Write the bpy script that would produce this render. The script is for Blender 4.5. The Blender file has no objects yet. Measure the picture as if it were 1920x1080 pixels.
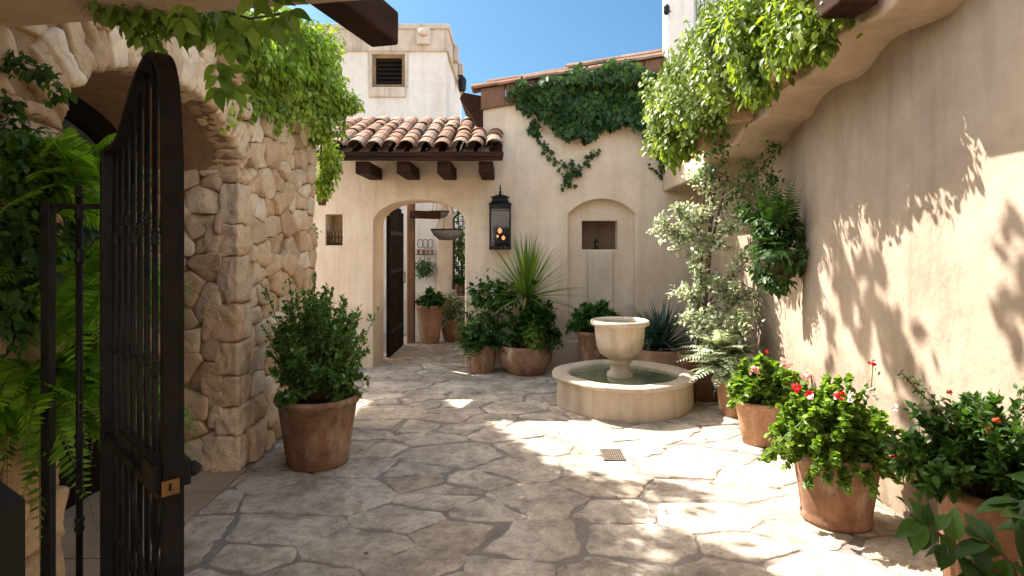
import bpy, math, random
import numpy as np
from mathutils import Vector, Matrix, noise as mnoise

# ------------------------------------------------------------------ camera, light
S = bpy.context.scene
COL = S.collection
CAMZ, F, HX, HY = 1.6, 1150.0, 960.0, 460.0
cam = bpy.data.cameras.new('camera'); camo = bpy.data.objects.new('camera', cam); COL.objects.link(camo)
camo.location = (0, 0, CAMZ); camo.rotation_euler = (math.pi/2, 0, 0)
cam.sensor_width = 36; cam.lens = 36*F/1920; cam.shift_y = -80/1920
cam.clip_start = 0.05; cam.clip_end = 500
S.camera = camo

SUN = Vector((0.68, -0.58, -1.0))
SKY_STRENGTH, SUN_STRENGTH, EXPOSURE = 0.15, 2.9, 2.6
w = bpy.data.worlds.new('World'); S.world = w; w.use_nodes = True
nt = w.node_tree; nt.nodes.clear()
sky = nt.nodes.new('ShaderNodeTexSky'); sky.sky_type = 'NISHITA'; sky.sun_disc = False
sky.sun_elevation = math.radians(48.2); sky.sun_rotation = math.radians(-49.5)
sky.air_density = 1.0; sky.dust_density = 2.2; sky.ozone_density = 1.0
bg = nt.nodes.new('ShaderNodeBackground'); bg.inputs[1].default_value = SKY_STRENGTH
out = nt.nodes.new('ShaderNodeOutputWorld')
# added sky tint: dim blue ahead, warm elsewhere to warm the shaded walls
tcw = nt.nodes.new('ShaderNodeTexCoord'); dt = nt.nodes.new('ShaderNodeVectorMath'); dt.operation = 'DOT_PRODUCT'
nt.links.new(tcw.outputs['Generated'], dt.inputs[0]); dt.inputs[1].default_value = (.10, .93, .35)
rw_ = nt.nodes.new('ShaderNodeValToRGB'); nt.links.new(dt.outputs['Value'], rw_.inputs[0])
rw_.color_ramp.elements[0].position = .35; rw_.color_ramp.elements[0].color = (1, .88, .71, 1)
rw_.color_ramp.elements[1].position = .93; rw_.color_ramp.elements[1].color = (.085, .145, .178, 1)
mw = nt.nodes.new('ShaderNodeMix'); mw.data_type = 'RGBA'; mw.blend_type = 'MULTIPLY'; mw.inputs[0].default_value = 1
nt.links.new(sky.outputs[0], mw.inputs[6]); nt.links.new(rw_.outputs[0], mw.inputs[7])
nt.links.new(mw.outputs[2], bg.inputs[0]); nt.links.new(bg.outputs[0], out.inputs[0])
sl = bpy.data.lights.new('sun', 'SUN'); slo = bpy.data.objects.new('sun', sl); COL.objects.link(slo)
sl.energy = SUN_STRENGTH; sl.angle = math.radians(0.5); sl.color = (1.0, 0.94, 0.86)
slo.rotation_euler = SUN.to_track_quat('-Z', 'Y').to_euler(); slo.location = (-4, 5, 10)
S.view_settings.view_transform = 'Standard'; S.view_settings.look = 'None'
S.view_settings.exposure = EXPOSURE; S.view_settings.gamma = 1.0

rng = np.random.default_rng(7)
rnd = random.Random(11)
U = lambda px, D: (px-HX)*D/F            # metres across for a bearing at distance D
V = lambda py, D: CAMZ+(HY-py)*D/F

# ------------------------------------------------------------------ mesh helpers
def tag(o, label=None, cat=None, group=None, kind=None):
    if label: o['label'] = label
    if cat: o['category'] = cat
    if group: o['group'] = group
    if kind: o['kind'] = kind
    return o

def thing(name, loc, label, cat, group=None):
    o = bpy.data.objects.new(name, None); COL.objects.link(o)
    o.location = loc; o.empty_display_size = .1
    return tag(o, label, cat, group)

class MB:
    def __init__(s): s.v = []; s.f = []
    def add(s, vs, fs):
        b = len(s.v); s.v += [tuple(p) for p in vs]; s.f += [tuple(i+b for i in f) for f in fs]
    def box(s, x0, x1, y0, y1, z0, z1, rz=0, c=None):
        vs = [(x, y, z) for z in (z0, z1) for y in (y0, y1) for x in (x0, x1)]
        if rz:
            cx, cy = c or ((x0+x1)/2, (y0+y1)/2); ca, sa = math.cos(rz), math.sin(rz)
            vs = [(cx+(x-cx)*ca-(y-cy)*sa, cy+(x-cx)*sa+(y-cy)*ca, z) for x, y, z in vs]
        s.add(vs, [(0,2,3,1),(4,5,7,6),(0,1,5,4),(2,6,7,3),(0,4,6,2),(1,3,7,5)])
        return s
    def obox(s, p, q, w, h, up=(0,0,1)):
        """bar from p to q, width w, height h"""
        p, q = Vector(p), Vector(q); d = (q-p).normalized(); side = d.cross(Vector(up)).normalized(); u = side.cross(d)
        vs = [e+side*a*w/2+u*b*h/2 for e in (p, q) for a, b in ((-1,-1),(1,-1),(1,1),(-1,1))]
        s.add(vs, [(0,1,2,3),(4,7,6,5),(0,4,5,1),(1,5,6,2),(2,6,7,3),(3,7,4,0)])
        return s
    def tube(s, pts, r, n=8, cap=True):
        pts = [Vector(p) for p in pts]; m = len(pts)
        if not hasattr(r, '__len__'): r = [r]*m
        b = len(s.v); ref = None
        for i, p in enumerate(pts):
            d = (pts[min(i+1, m-1)]-pts[max(i-1, 0)])
            d = d.normalized() if d.length > 1e-9 else Vector((0,0,1))
            if ref is None: ref = d.orthogonal().normalized()
            a = (ref-d*ref.dot(d))
            a = a.normalized() if a.length > 1e-6 else d.orthogonal().normalized()
            ref = a; c = d.cross(a)
            for k in range(n):
                t = 2*math.pi*k/n; s.v.append(tuple(p+(a*math.cos(t)+c*math.sin(t))*r[i]))
        for i in range(m-1):
            for k in range(n):
                k2 = (k+1) % n; s.f.append((b+i*n+k, b+i*n+k2, b+(i+1)*n+k2, b+(i+1)*n+k))
        if cap:
            s.f.append(tuple(b+k for k in range(n))[::-1]); s.f.append(tuple(b+(m-1)*n+k for k in range(n)))
        return s
    def lathe(s, c, prof, n=48, fn=None, wob=0):
        """prof: list of (r,z). fn(theta, r, z)->r"""
        b = len(s.v); cx, cy, cz = c
        for r, z in prof:
            for k in range(n):
                t = 2*math.pi*k/n; rr = fn(t, r, z) if fn else r
                if wob: rr *= 1+wob*mnoise.noise(Vector((cx*3+math.cos(t)*1.2, cy+math.sin(t)*1.2, z*3)))
                s.v.append((cx+rr*math.cos(t), cy+rr*math.sin(t), cz+z))
        for i in range(len(prof)-1):
            for k in range(n):
                k2 = (k+1) % n; s.f.append((b+i*n+k, b+i*n+k2, b+(i+1)*n+k2, b+(i+1)*n+k))
        s.f.append(tuple(b+k for k in range(n))[::-1])
        s.f.append(tuple(b+(len(prof)-1)*n+k for k in range(n)))
        return s
    def rock(s, c, h, R=None, seg=7, rough=.012, p=5.0, seed=None):
        """rounded irregular block, centre c, half sizes h"""
        seed = rnd.random()*100 if seed is None else seed
        idx = {}; vs = []; fs = []
        def vid(i, j, k):
            if (i, j, k) not in idx:
                a = Vector((2*i/seg-1, 2*j/seg-1, 2*k/seg-1))
                l = (abs(a.x)**p+abs(a.y)**p+abs(a.z)**p)**(1/p)
                a = a/l
                d = mnoise.noise(a*1.7+Vector((seed, 0, 0)))*rough*1.6+mnoise.noise(a*4+Vector((0, seed, 0)))*rough*.8
                q = Vector((a.x*h[0], a.y*h[1], a.z*h[2])); q += a.normalized()*d
                if R: q = R@q
                idx[(i, j, k)] = len(vs); vs.append(Vector(c)+q)
            return idx[(i, j, k)]
        for a in range(seg):
            for b in range(seg):
                fs.append((vid(a,b,0), vid(a,b+1,0), vid(a+1,b+1,0), vid(a+1,b,0)))
                fs.append((vid(a,b,seg), vid(a+1,b,seg), vid(a+1,b+1,seg), vid(a,b+1,seg)))
                fs.append((vid(a,0,b), vid(a+1,0,b), vid(a+1,0,b+1), vid(a,0,b+1)))
                fs.append((vid(a,seg,b), vid(a,seg,b+1), vid(a+1,seg,b+1), vid(a+1,seg,b)))
                fs.append((vid(0,a,b), vid(0,a,b+1), vid(0,a+1,b+1), vid(0,a+1,b)))
                fs.append((vid(seg,a,b), vid(seg,a+1,b), vid(seg,a+1,b+1), vid(seg,a,b+1)))
        s.add(vs, fs)
        return s
    def build(s, name, mat, parent=None, smooth=False, bevel=0, kind=None):
        me = bpy.data.meshes.new(name)
        off = Vector(parent_world(parent)) if parent else Vector((0, 0, 0))
        me.from_pydata([(a-off.x, b-off.y, c-off.z) for a, b, c in s.v], [], s.f)
        me.materials.append(mat); me.update()
        if smooth: me.polygons.foreach_set('use_smooth', [True]*len(me.polygons))
        o = bpy.data.objects.new(name, me); COL.objects.link(o)
        if parent: o.parent = parent
        if bevel:
            m = o.modifiers.new('bevel', 'BEVEL'); m.width = bevel; m.segments = 2; m.limit_method = 'ANGLE'
        if kind: o['kind'] = kind
        return o

def parent_world(p):
    v = Vector((0, 0, 0))
    while p is not None:
        v += p.location; p = p.parent
    return v

def holed(outer, holes, axis, d0, d1, bevel=0.0):
    """solid slab from a 2D outline with holes. axis 'y': outline in (x,z), 'x': outline in (y,z). returns MB"""
    cu = bpy.data.curves.new('t', 'CURVE'); cu.dimensions = '2D'; cu.fill_mode = 'BOTH'
    cu.extrude = abs(d1-d0)/2-bevel; cu.bevel_depth = bevel; cu.bevel_resolution = 2; cu.offset = -bevel
    for pts in [outer]+holes:
        sp = cu.splines.new('POLY'); sp.points.add(len(pts)-1); sp.use_cyclic_u = True
        for i, (a, b) in enumerate(pts): sp.points[i].co = (a, b, 0, 1)
    ob = bpy.data.objects.new('t', cu); COL.objects.link(ob)
    bpy.context.view_layer.update()
    me = bpy.data.meshes.new_from_object(ob.evaluated_get(bpy.context.evaluated_depsgraph_get()))
    mid = (d0+d1)/2; mb = MB()
    for v in me.vertices:
        a, b, c = v.co
        mb.v.append((a, mid-c, b) if axis == 'y' else (mid+c, a, b))
    mb.f = [tuple(p.vertices) for p in me.polygons]
    bpy.data.objects.remove(ob); bpy.data.curves.remove(cu); bpy.data.meshes.remove(me)
    return mb

def arch_pts(x0, x1, z0, zs, zt, n=22):
    """opening outline with elliptical head"""
    c, r = (x0+x1)/2, (x1-x0)/2
    return [(x0, z0), (x0, zs)]+[(c-r*math.cos(math.pi*i/n), zs+(zt-zs)*math.sin(math.pi*i/n)) for i in range(1, n)]+[(x1, zs), (x1, z0)]

def seg_arch(x0, x1, z0, zs, zt, n=16):
    h = zt-zs; c = (x0+x1)/2; r = (x1-x0)/2; R = (r*r+h*h)/(2*h); a0 = math.asin(min(1, r/R))
    return [(x0, z0)]+[(c+R*math.sin(-a0+2*a0*i/n), zt-R+R*math.cos(-a0+2*a0*i/n)) for i in range(n+1)]+[(x1, z0)]

# ------------------------------------------------------------------ foliage helper
def tm(vs, fs): return np.array(vs, float), fs
T_SMALL = tm([(0,0,0),(-.3,.45,.07),(0,1,-.05),(.3,.45,.07)], [(0,2,1),(0,3,2)])
T_LEAF = tm([(0,0,0),(-.27,.3,.07),(.27,.3,.07),(0,.36,0),(-.25,.65,.05),(.25,.65,.05),(0,.68,-.04),(0,1.05,-.14)],
            [(0,3,1),(1,3,6,4),(4,6,7),(0,2,3),(2,5,6,3),(5,7,6)])
_p = [(0,0,0)]; _f = []
for _k in range(1, 7):
    _u = _k/7; _w = .27*math.sin(math.pi*_u**.78)**.9; _z = -.22*_u*_u
    _p += [(-_w,_u,_z+_w*.28),(0,_u,_z),(_w,_u,_z+_w*.28)]
_p.append((0,1.06,-.26)); _f = [(0,2,1),(0,3,2)]
for _k in range(5):
    _b = 1+_k*3; _f += [(_b,_b+1,_b+4,_b+3),(_b+1,_b+2,_b+5,_b+4)]
_f += [(16,17,19),(17,18,19)]
T_FINE = tm(_p, _f)
T_NARROW = tm([(0,0,0),(-.11,.4,.03),(0,1,-.12),(.11,.4,.03),(0,.45,0)], [(0,4,1),(1,4,2),(0,3,4),(4,3,2)])
T_IVY = tm([(0,0,0),(-.38,-.08,.02),(-.3,.22,.03),(-.52,.5,-.03),(-.2,.56,.03),(0,1.02,-.1),(.2,.56,.03),(.52,.5,-.03),(.3,.22,.03),(.38,-.08,.02),(0,.35,-.03)],
           [(10,1,0),(10,2,1),(10,3,2),(10,4,3),(10,5,4),(10,6,5),(10,7,6),(10,8,7),(10,9,8),(10,0,9)])
_r = []
for _k in range(10):
    _a = 2*math.pi*_k/10; _q = .5 if _k % 2 else .43
    _r.append((_q*math.sin(_a), .45-_q*math.cos(_a), .08))
T_ROUND = tm(_r+[(0,.45,0)], [(10,i,(i+1) % 10) for i in range(10)])
T_PIN = tm([(0,0,0),(-.13,.25,.02),(-.1,.7,.0),(0,1,-.08),(.1,.7,0),(.13,.25,.02)], [(0,1,2,3),(0,3,4,5)])

def nrm(a):
    l = np.linalg.norm(a, axis=-1, keepdims=True); l[l < 1e-9] = 1
    return a/l

class Fol:
    def __init__(s): s.V = []; s.L = []; s.T = []; s.n = 0
    def add(s, tmpl, P, A, N, size):
        tv, tf = tmpl; P = np.atleast_2d(P).astype(float); n = len(P)
        A = nrm(np.broadcast_to(np.array(A, float), P.shape)); N = np.broadcast_to(np.array(N, float), P.shape)
        Sd = nrm(np.cross(A, N)); N2 = np.cross(Sd, A)
        size = np.broadcast_to(np.array(size, float), (n,))[:, None, None]
        Vt = P[:, None]+size*(tv[None, :, 0:1]*Sd[:, None]+tv[None, :, 1:2]*A[:, None]+tv[None, :, 2:3]*N2[:, None])
        k = len(tv); s.V.append(Vt.reshape(-1, 3))
        lp = np.array([i for f in tf for i in f]); base = s.n+np.arange(n)*k
        s.L.append((base[:, None]+lp[None]).ravel()); s.T.append(np.tile([len(f) for f in tf], n)); s.n += n*k
    def count(s): return s.n
    def build(s, name, mat, parent=None, kind=None):
        V_ = np.concatenate(s.V); L = np.concatenate(s.L); T = np.concatenate(s.T)
        if parent: V_ = V_-np.array(parent_world(parent))
        me = bpy.data.meshes.new(name); me.vertices.add(len(V_)); me.vertices.foreach_set('co', V_.ravel())
        me.loops.add(len(L)); me.loops.foreach_set('vertex_index', L.astype(np.int32))
        me.polygons.add(len(T)); st = np.concatenate([[0], np.cumsum(T)[:-1]])
        me.polygons.foreach_set('loop_start', st.astype(np.int32)); me.polygons.foreach_set('loop_total', T.astype(np.int32))
        me.materials.append(mat); me.update(); me.validate()
        o = bpy.data.objects.new(name, me); COL.objects.link(o)
        if parent: o.parent = parent
        if kind: o['kind'] = kind
        return o

def rdir(n): return nrm(rng.normal(size=(n, 3)))

def bush(fol, stems, c, R, H, nst, nlv, size, tmpl=T_LEAF, spread=1.0, droop=.0, z0=0.0, stem_r=.004, up=.5, shape=.5, lump=.25):
    """stems fan out from c, each carrying leaves; R = (rx,ry) reach, H = height above c"""
    c = np.array(c, float)
    for i in range(nst):
        a = rng.uniform(0, 2*math.pi); t = rng.uniform(0, 1)**.6; el = rng.uniform(0, 1)**shape
        rad = t*math.sqrt(max(0, 1-(el*.75)**2))*spread; hh = z0+H*(el*.85+.15*(1-t))*(rng.uniform(1-lump, 1+lump*.5))
        end = c+np.array([math.cos(a)*R[0]*rad, math.sin(a)*R[1]*rad, hh])
        st = c+np.array([math.cos(a)*R[0]*rad*.2, math.sin(a)*R[1]*rad*.2, 0])
        mid = (st+end)/2+np.array([math.cos(a)*R[0]*.1, math.sin(a)*R[1]*.1, H*.12])
        end = end-np.array([0, 0, droop*H*t])
        u = np.linspace(0, 1, 7)[:, None]; pts = (1-u)**2*st+2*u*(1-u)*mid+u*u*end
        if stems is not None: stems.tube(pts, [stem_r*(1-.7*k/6) for k in range(7)], 4, False)
        q = (rng.uniform(.25, 1, nlv)**.7)[:, None]
        P = (1-q)**2*st+2*q*(1-q)*mid+q*q*end
        tan = nrm(2*(1-q)*(mid-st)+2*q*(end-mid))
        A = nrm(tan*.6+rdir(nlv)*.9+np.array([0, 0, up*.25])); N = nrm(np.array([0, 0, 1.0])+rdir(nlv)*.6+tan*.3)
        P = P+rdir(nlv)*size*.3
        fol.add(tmpl, P, A, N, size*rng.uniform(.6, 1.2, nlv))

def blob(fol, c, r, n, size, tmpl=T_LEAF, droop=.6, out=.6, shell=.6):
    """leaves in the outer shell of a lump, drooping"""
    c = np.array(c, float); r = np.array(r, float)
    d = rdir(n); rad = rng.uniform(shell, 1.05, n)[:, None]
    rad = rad*(1+.18*np.sin(d[:, :1]*7+c[0]*5)*np.cos(d[:, 2:]*6))
    P = c+d*r*rad
    A = nrm(d*out+rdir(n)*.55+np.array([0, 0, -droop])); N = nrm(d+np.array([0, 0, .6])+rdir(n)*.45)
    fol.add(tmpl, P, A, N, size*rng.uniform(.55, 1.25, n))

def strand(fol, stems, pts, n, size, tmpl=T_LEAF, droop=.7, jit=.03, face=(0, 0, 0), r=.003):
    pts = np.array(pts, float); m = len(pts)
    t = rng.uniform(0, m-1.001, n); i = t.astype(int); u = (t-i)[:, None]
    P = pts[i]*(1-u)+pts[i+1]*u+rng.normal(size=(n, 3))*jit
    A = nrm(rdir(n)*.7+np.array([0, 0, -droop])+np.array(face)*.5); N = nrm(rdir(n)*.4+np.array(face)*1.2+np.array([0, 0, .4]))
    fol.add(tmpl, P, A, N, size*rng.uniform(.6, 1.2, n))
    if stems is not None: stems.tube(pts, r, 4, False)

def frond(fol, stems, base, d, length, width, droop=.8, n=20, r=.0025, roll=0):
    base = np.array(base, float); d = np.array(d, float); d /= np.linalg.norm(d)
    u = np.linspace(0, 1, n)[:, None]
    pts = base+d*u*length+np.array([0, 0, -1.0])*droop*length*u**2*.7
    tan = nrm(np.gradient(pts, axis=0)); side = nrm(np.cross(tan, [0, 0, 1.0])+1e-5); up = np.cross(side, tan)
    if roll: side, up = side*math.cos(roll)+up*math.sin(roll), up*math.cos(roll)-side*math.sin(roll)
    prof = np.sin(np.clip(u[:, 0]*1.05+.12, 0, 1)**.8*math.pi)*width*.5+.006
    for sgn in (-1, 1):
        A = side*sgn+tan*.45+rng.normal(size=side.shape)*.06-up*.12
        fol.add(T_PIN, pts[1:], A[1:], up[1:], prof[1:]*1.15)
    if stems is not None: stems.tube(pts[::3], [r*(1-.6*k/(len(pts[::3]))) for k in range(len(pts[::3]))], 3, False)

# ------------------------------------------------------------------ materials
def mat(name):
    m = bpy.data.materials.new(name); m.use_nodes = True; t = m.node_tree; t.nodes.clear()
    o = t.nodes.new('ShaderNodeOutputMaterial'); b = t.nodes.new('ShaderNodeBsdfPrincipled')
    t.links.new(b.outputs[0], o.inputs[0]); return m, t, b, o
def N(t, typ, **k):
    n = t.nodes.new('ShaderNode'+typ)
    for a, v in k.items(): setattr(n, a, v)
    return n
def coords(t, scale=(1, 1, 1)):
    tc = N(t, 'TexCoord'); mp = N(t, 'Mapping'); mp.inputs['Scale'].default_value = scale
    t.links.new(tc.outputs['Object'], mp.inputs[0]); return mp.outputs[0]
def noise(t, vec, scale, detail=6, rough=.6, dist=0):
    n = N(t, 'TexNoise'); n.inputs['Scale'].default_value = scale; n.inputs['Detail'].default_value = detail
    n.inputs['Roughness'].default_value = rough; n.inputs['Distortion'].default_value = dist
    t.links.new(vec, n.inputs['Vector']); return n.outputs[0]
def ramp(t, fac, stops):
    r = N(t, 'ValToRGB'); e = r.color_ramp.elements
    while len(e) > 1: e.remove(e[-1])
    e[0].position = stops[0][0]; e[0].color = (*stops[0][1], 1)
    for p, c in stops[1:]:
        x = e.new(p); x.color = (*c, 1)
    t.links.new(fac, r.inputs[0]); return r.outputs[0]
def mix(t, a, b, fac, blend='MIX'):
    m = N(t, 'Mix', data_type='RGBA', blend_type=blend)
    for sock, v in ((m.inputs[0], fac), (m.inputs[6], a), (m.inputs[7], b)):
        if hasattr(v, 'type') or hasattr(v, 'is_output'): t.links.new(v, sock)
        elif isinstance(v, (int, float)): sock.default_value = v
        else: sock.default_value = (*v, 1)
    return m.outputs[2]
def bump(t, b, pairs):
    prev = None
    for h, st, dist in pairs:
        n = N(t, 'Bump'); n.inputs['Strength'].default_value = st; n.inputs['Distance'].default_value = dist
        t.links.new(h, n.inputs['Height'])
        if prev: t.links.new(prev, n.inputs['Normal'])
        prev = n.outputs[0]
    t.links.new(prev, b.inputs['Normal'])

def m_plaster(name, c1, c2, stain, st_amt=.5, rough=.9):
    m, t, b, o = mat(name); v = coords(t); vs = coords(t, (5, 5, .45))
    n1 = noise(t, v, 1.3, 8, .62, .4); n2 = noise(t, vs, 1.0, 7, .65, .6); n3 = noise(t, v, 9, 6, .7)
    c = ramp(t, n1, [(.3, c2), (.62, c1)])
    s = ramp(t, n2, [(.47, (0, 0, 0)), (.72, (1, 1, 1))])
    sm = N(t, 'Math', operation='MULTIPLY'); t.links.new(s, sm.inputs[0]); sm.inputs[1].default_value = st_amt
    c = mix(t, c, stain, sm.outputs[0])
    sp = ramp(t, n3, [(.3, (.84, .82, .8)), (.6, (1, 1, 1))]); c = mix(t, c, sp, .55, 'MULTIPLY')
    # rising damp and splash dirt near the ground
    tc = N(t, 'NewGeometry'); sx = N(t, 'SeparateXYZ'); t.links.new(tc.outputs['Position'], sx.inputs[0])
    ad = N(t, 'Math', operation='MULTIPLY_ADD'); t.links.new(n1, ad.inputs[0]); ad.inputs[1].default_value = -1.3; t.links.new(sx.outputs[2], ad.inputs[2])
    dm = ramp(t, ad.outputs[0], [(0, (.55, .55, .55)), (.0, (.55, .55, .55)), (.14, (0, 0, 0))])
    dmm = N(t, 'Math', operation='MULTIPLY'); t.links.new(dm, dmm.inputs[0]); dmm.inputs[1].default_value = .7
    c = mix(t, c, tuple(x*.5 for x in stain), dmm.outputs[0])
    # hairline cracks
    vo = N(t, 'TexVoronoi', feature='DISTANCE_TO_EDGE'); vo.inputs['Scale'].default_value = .8
    wv = noise(t, v, 2.5, 5, .7); cm = N(t, 'Mix', data_type='VECTOR'); cm.inputs[0].default_value = .35
    t.links.new(v, cm.inputs[4]); nn = N(t, 'TexNoise'); nn.inputs['Scale'].default_value = 2.2; nn.inputs['Detail'].default_value = 6
    t.links.new(v, nn.inputs['Vector']); t.links.new(nn.outputs[1], cm.inputs[5]); t.links.new(cm.outputs[1], vo.inputs['Vector'])
    cr = ramp(t, vo.outputs[0], [(0, (1, 1, 1)), (.004, (0, 0, 0))])
    gate_ = ramp(t, n1, [(.6, (0, 0, 0)), (.68, (.45, .45, .45))])
    gm = N(t, 'Math', operation='MULTIPLY'); t.links.new(cr, gm.inputs[0]); t.links.new(gate_, gm.inputs[1])
    c = mix(t, c, tuple(x*.4 for x in stain), gm.outputs[0])
    t.links.new(c, b.inputs['Base Color']); b.inputs['Roughness'].default_value = rough
    b.inputs['Specular IOR Level'].default_value = .2
    bump(t, b, [(noise(t, v, 2.2, 4, .55), .8, .05), (noise(t, coords(t, (1, 1, .5)), 9, 8, .65, .8), .35, .02), (noise(t, v, 45, 8, .75), .3, .006)])
    return m

def m_stone(name, stops, rough=.9, sc=1.0, bstr=.6, dirt=(.1, .08, .06)):
    m, t, b, o = mat(name); v = coords(t); g = N(t, 'NewGeometry')
    c = ramp(t, g.outputs['Random Per Island'], stops)
    n1 = noise(t, v, 5*sc, 9, .68, .3); n2 = noise(t, v, 22*sc, 6, .7)
    c = mix(t, c, ramp(t, n1, [(.25, (.55, .5, .46)), (.5, (.95, .93, .9)), (.75, (1.25, 1.2, 1.12))]), .8, 'MULTIPLY')
    dd = ramp(t, n2, [(.3, (1, 1, 1)), (.42, (0, 0, 0))]); dm = N(t, 'Math', operation='MULTIPLY')
    t.links.new(dd, dm.inputs[0]); dm.inputs[1].default_value = .45
    c = mix(t, c, dirt, dm.outputs[0])
    t.links.new(c, b.inputs['Base Color']); b.inputs['Roughness'].default_value = rough
    b.inputs['Specular IOR Level'].default_value = .25
    bump(t, b, [(n1, bstr, .02), (n2, bstr, .008), (noise(t, v, 80*sc, 4, .6), bstr*.7, .002)])
    return m

def m_terra(name, c1=(.33, .165, .09), c2=(.17, .08, .045), lime=(.46, .35, .26), amt=.45):
    m, t, b, o = mat(name); v = coords(t); vs = coords(t, (1, 1, .35))
    n1 = noise(t, v, 4, 8, .65, .5); n2 = noise(t, vs, 7, 8, .7); n3 = noise(t, v, 30, 5, .6)
    c = ramp(t, n1, [(.3, c2), (.6, c1)])
    s = ramp(t, n2, [(.5, (0, 0, 0)), (.72, (1, 1, 1))]); sm = N(t, 'Math', operation='MULTIPLY'); t.links.new(s, sm.inputs[0]); sm.inputs[1].default_value = amt
    c = mix(t, c, lime, sm.outputs[0])
    c = mix(t, c, ramp(t, n3, [(.35, (.7, .68, .66)), (.6, (1.05, 1.05, 1.05))]), .6, 'MULTIPLY')
    t.links.new(c, b.inputs['Base Color']); b.inputs['Roughness'].default_value = .85; b.inputs['Specular IOR Level'].default_value = .25
    bump(t, b, [(n1, .35, .012), (n3, .35, .004)])
    return m

def m_wood(name, c1, c2, axis=2, rough=.75):
    sc = [14, 14, 14]; sc[axis] = .9
    m, t, b, o = mat(name); v = coords(t, tuple(sc))
    n1 = noise(t, v, 1.6, 8, .7, .8); n2 = noise(t, coords(t), 3, 5, .6)
    c = ramp(t, n1, [(.3, c2), (.65, c1)]); c = mix(t, c, ramp(t, n2, [(.3, (.6, .6, .6)), (.7, (1.15, 1.1, 1.05))]), .7, 'MULTIPLY')
    t.links.new(c, b.inputs['Base Color']); b.inputs['Roughness'].default_value = rough; b.inputs['Specular IOR Level'].default_value = .12
    bump(t, b, [(n1, .6, .006)]); return m

def m_metal(name, c, rough=.45, metallic=.6):
    m, t, b, o = mat(name); v = coords(t)
    n1 = noise(t, v, 14, 8, .7)
    t.links.new(ramp(t, n1, [(.35, c), (.72, tuple(min(1, x*1.8+.012) for x in c))]), b.inputs['Base Color'])
    r = ramp(t, n1, [(.3, (rough-.1,)*3), (.7, (min(1, rough+.25),)*3)]); t.links.new(r, b.inputs['Roughness'])
    b.inputs['Metallic'].default_value = metallic; b.inputs['Specular IOR Level'].default_value = .22
    bump(t, b, [(noise(t, v, 60, 5, .7), .25, .002)]); return m

def m_leaf(name, cs, trans=.35, rough=.42, tcol=None, vs=2.5):
    m, t, b, o = mat(name); g = N(t, 'NewGeometry'); v = coords(t)
    n1 = noise(t, v, vs, 3, .5)
    ad = N(t, 'Math', operation='MULTIPLY_ADD'); t.links.new(n1, ad.inputs[0]); ad.inputs[1].default_value = .9
    ml = N(t, 'Math', operation='MULTIPLY'); t.links.new(g.outputs['Random Per Island'], ml.inputs[0]); ml.inputs[1].default_value = .75
    sb = N(t, 'Math', operation='ADD'); t.links.new(ml.outputs[0], sb.inputs[0]); sb.inputs[1].default_value = -.32; t.links.new(sb.outputs[0], ad.inputs[2])
    k = len(cs); c = ramp(t, ad.outputs[0], [(i/(k-1), cc) for i, cc in enumerate(cs)])
    c = mix(t, c, ramp(t, noise(t, v, 90, 3, .6), [(.3, (.8, .8, .8)), (.7, (1.12, 1.12, 1.12))]), .8, 'MULTIPLY')
    t.links.new(c, b.inputs['Base Color']); b.inputs['Roughness'].default_value = rough; b.inputs['Specular IOR Level'].default_value = .28
    tr = N(t, 'BsdfTranslucent'); ms = N(t, 'MixShader'); ms.inputs[0].default_value = trans
    tc = mix(t, c, tcol or (1.5, 1.6, .5), 1.0, 'MULTIPLY'); t.links.new(tc, tr.inputs[0])
    t.links.new(b.outputs[0], ms.inputs[1]); t.links.new(tr.outputs[0], ms.inputs[2]); t.links.new(ms.outputs[0], o.inputs[0])
    return m

def m_flat(name, c, rough=.7, metallic=0, spec=.4):
    m, t, b, o = mat(name); v = coords(t)
    t.links.new(ramp(t, noise(t, v, 18, 5, .6), [(.3, tuple(x*.75 for x in c)), (.7, tuple(x*1.15 for x in c))]), b.inputs['Base Color'])
    b.inputs['Roughness'].default_value = rough; b.inputs['Metallic'].default_value = metallic; b.inputs['Specular IOR Level'].default_value = spec
    return m

M = {}
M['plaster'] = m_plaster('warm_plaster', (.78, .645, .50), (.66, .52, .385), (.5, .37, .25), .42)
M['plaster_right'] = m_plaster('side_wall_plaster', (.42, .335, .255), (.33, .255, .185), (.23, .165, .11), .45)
M['white'] = m_plaster('white_plaster', (.68, .65, .61), (.61, .57, .52), (.46, .40, .34), .4)
M['cornice'] = m_plaster('aged_cornice_plaster', (.6, .52, .43), (.4, .33, .26), (.2, .16, .12), .7)
M['recess'] = m_plaster('brown_recess_plaster', (.2, .13, .085), (.13, .085, .055), (.08, .05, .03), .5)  # darker brown than the wall, for the back of the square recess
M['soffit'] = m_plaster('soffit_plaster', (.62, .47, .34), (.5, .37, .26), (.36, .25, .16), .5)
M['stone'] = m_stone('golden_limestone', [(0, (.62, .44, .27)), (.22, (.80, .62, .42)), (.42, (.50, .34, .21)), (.6, (.70, .48, .29)), (.8, (.84, .70, .51)), (1, (.58, .42, .27))], bstr=1.0, sc=1.3)
M['mortar'] = m_stone('lime_mortar', [(0, (.34, .22, .13)), (1, (.34, .22, .13))], sc=2)
M['flag'] = m_stone('flagstone', [(0, (.50, .445, .375)), (.2, (.62, .555, .47)), (.4, (.44, .39, .335)), (.58, (.64, .57, .475)), (.78, (.52, .465, .39)), (.93, (.55, .475, .385)), (1, (.48, .38, .28))], sc=.7, bstr=.35, dirt=(.2, .17, .14))
_t = M['flag'].node_tree; _b = [n for n in _t.nodes if n.type == 'BSDF_PRINCIPLED'][0]; _src = _b.inputs['Base Color'].links[0].from_socket
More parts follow.
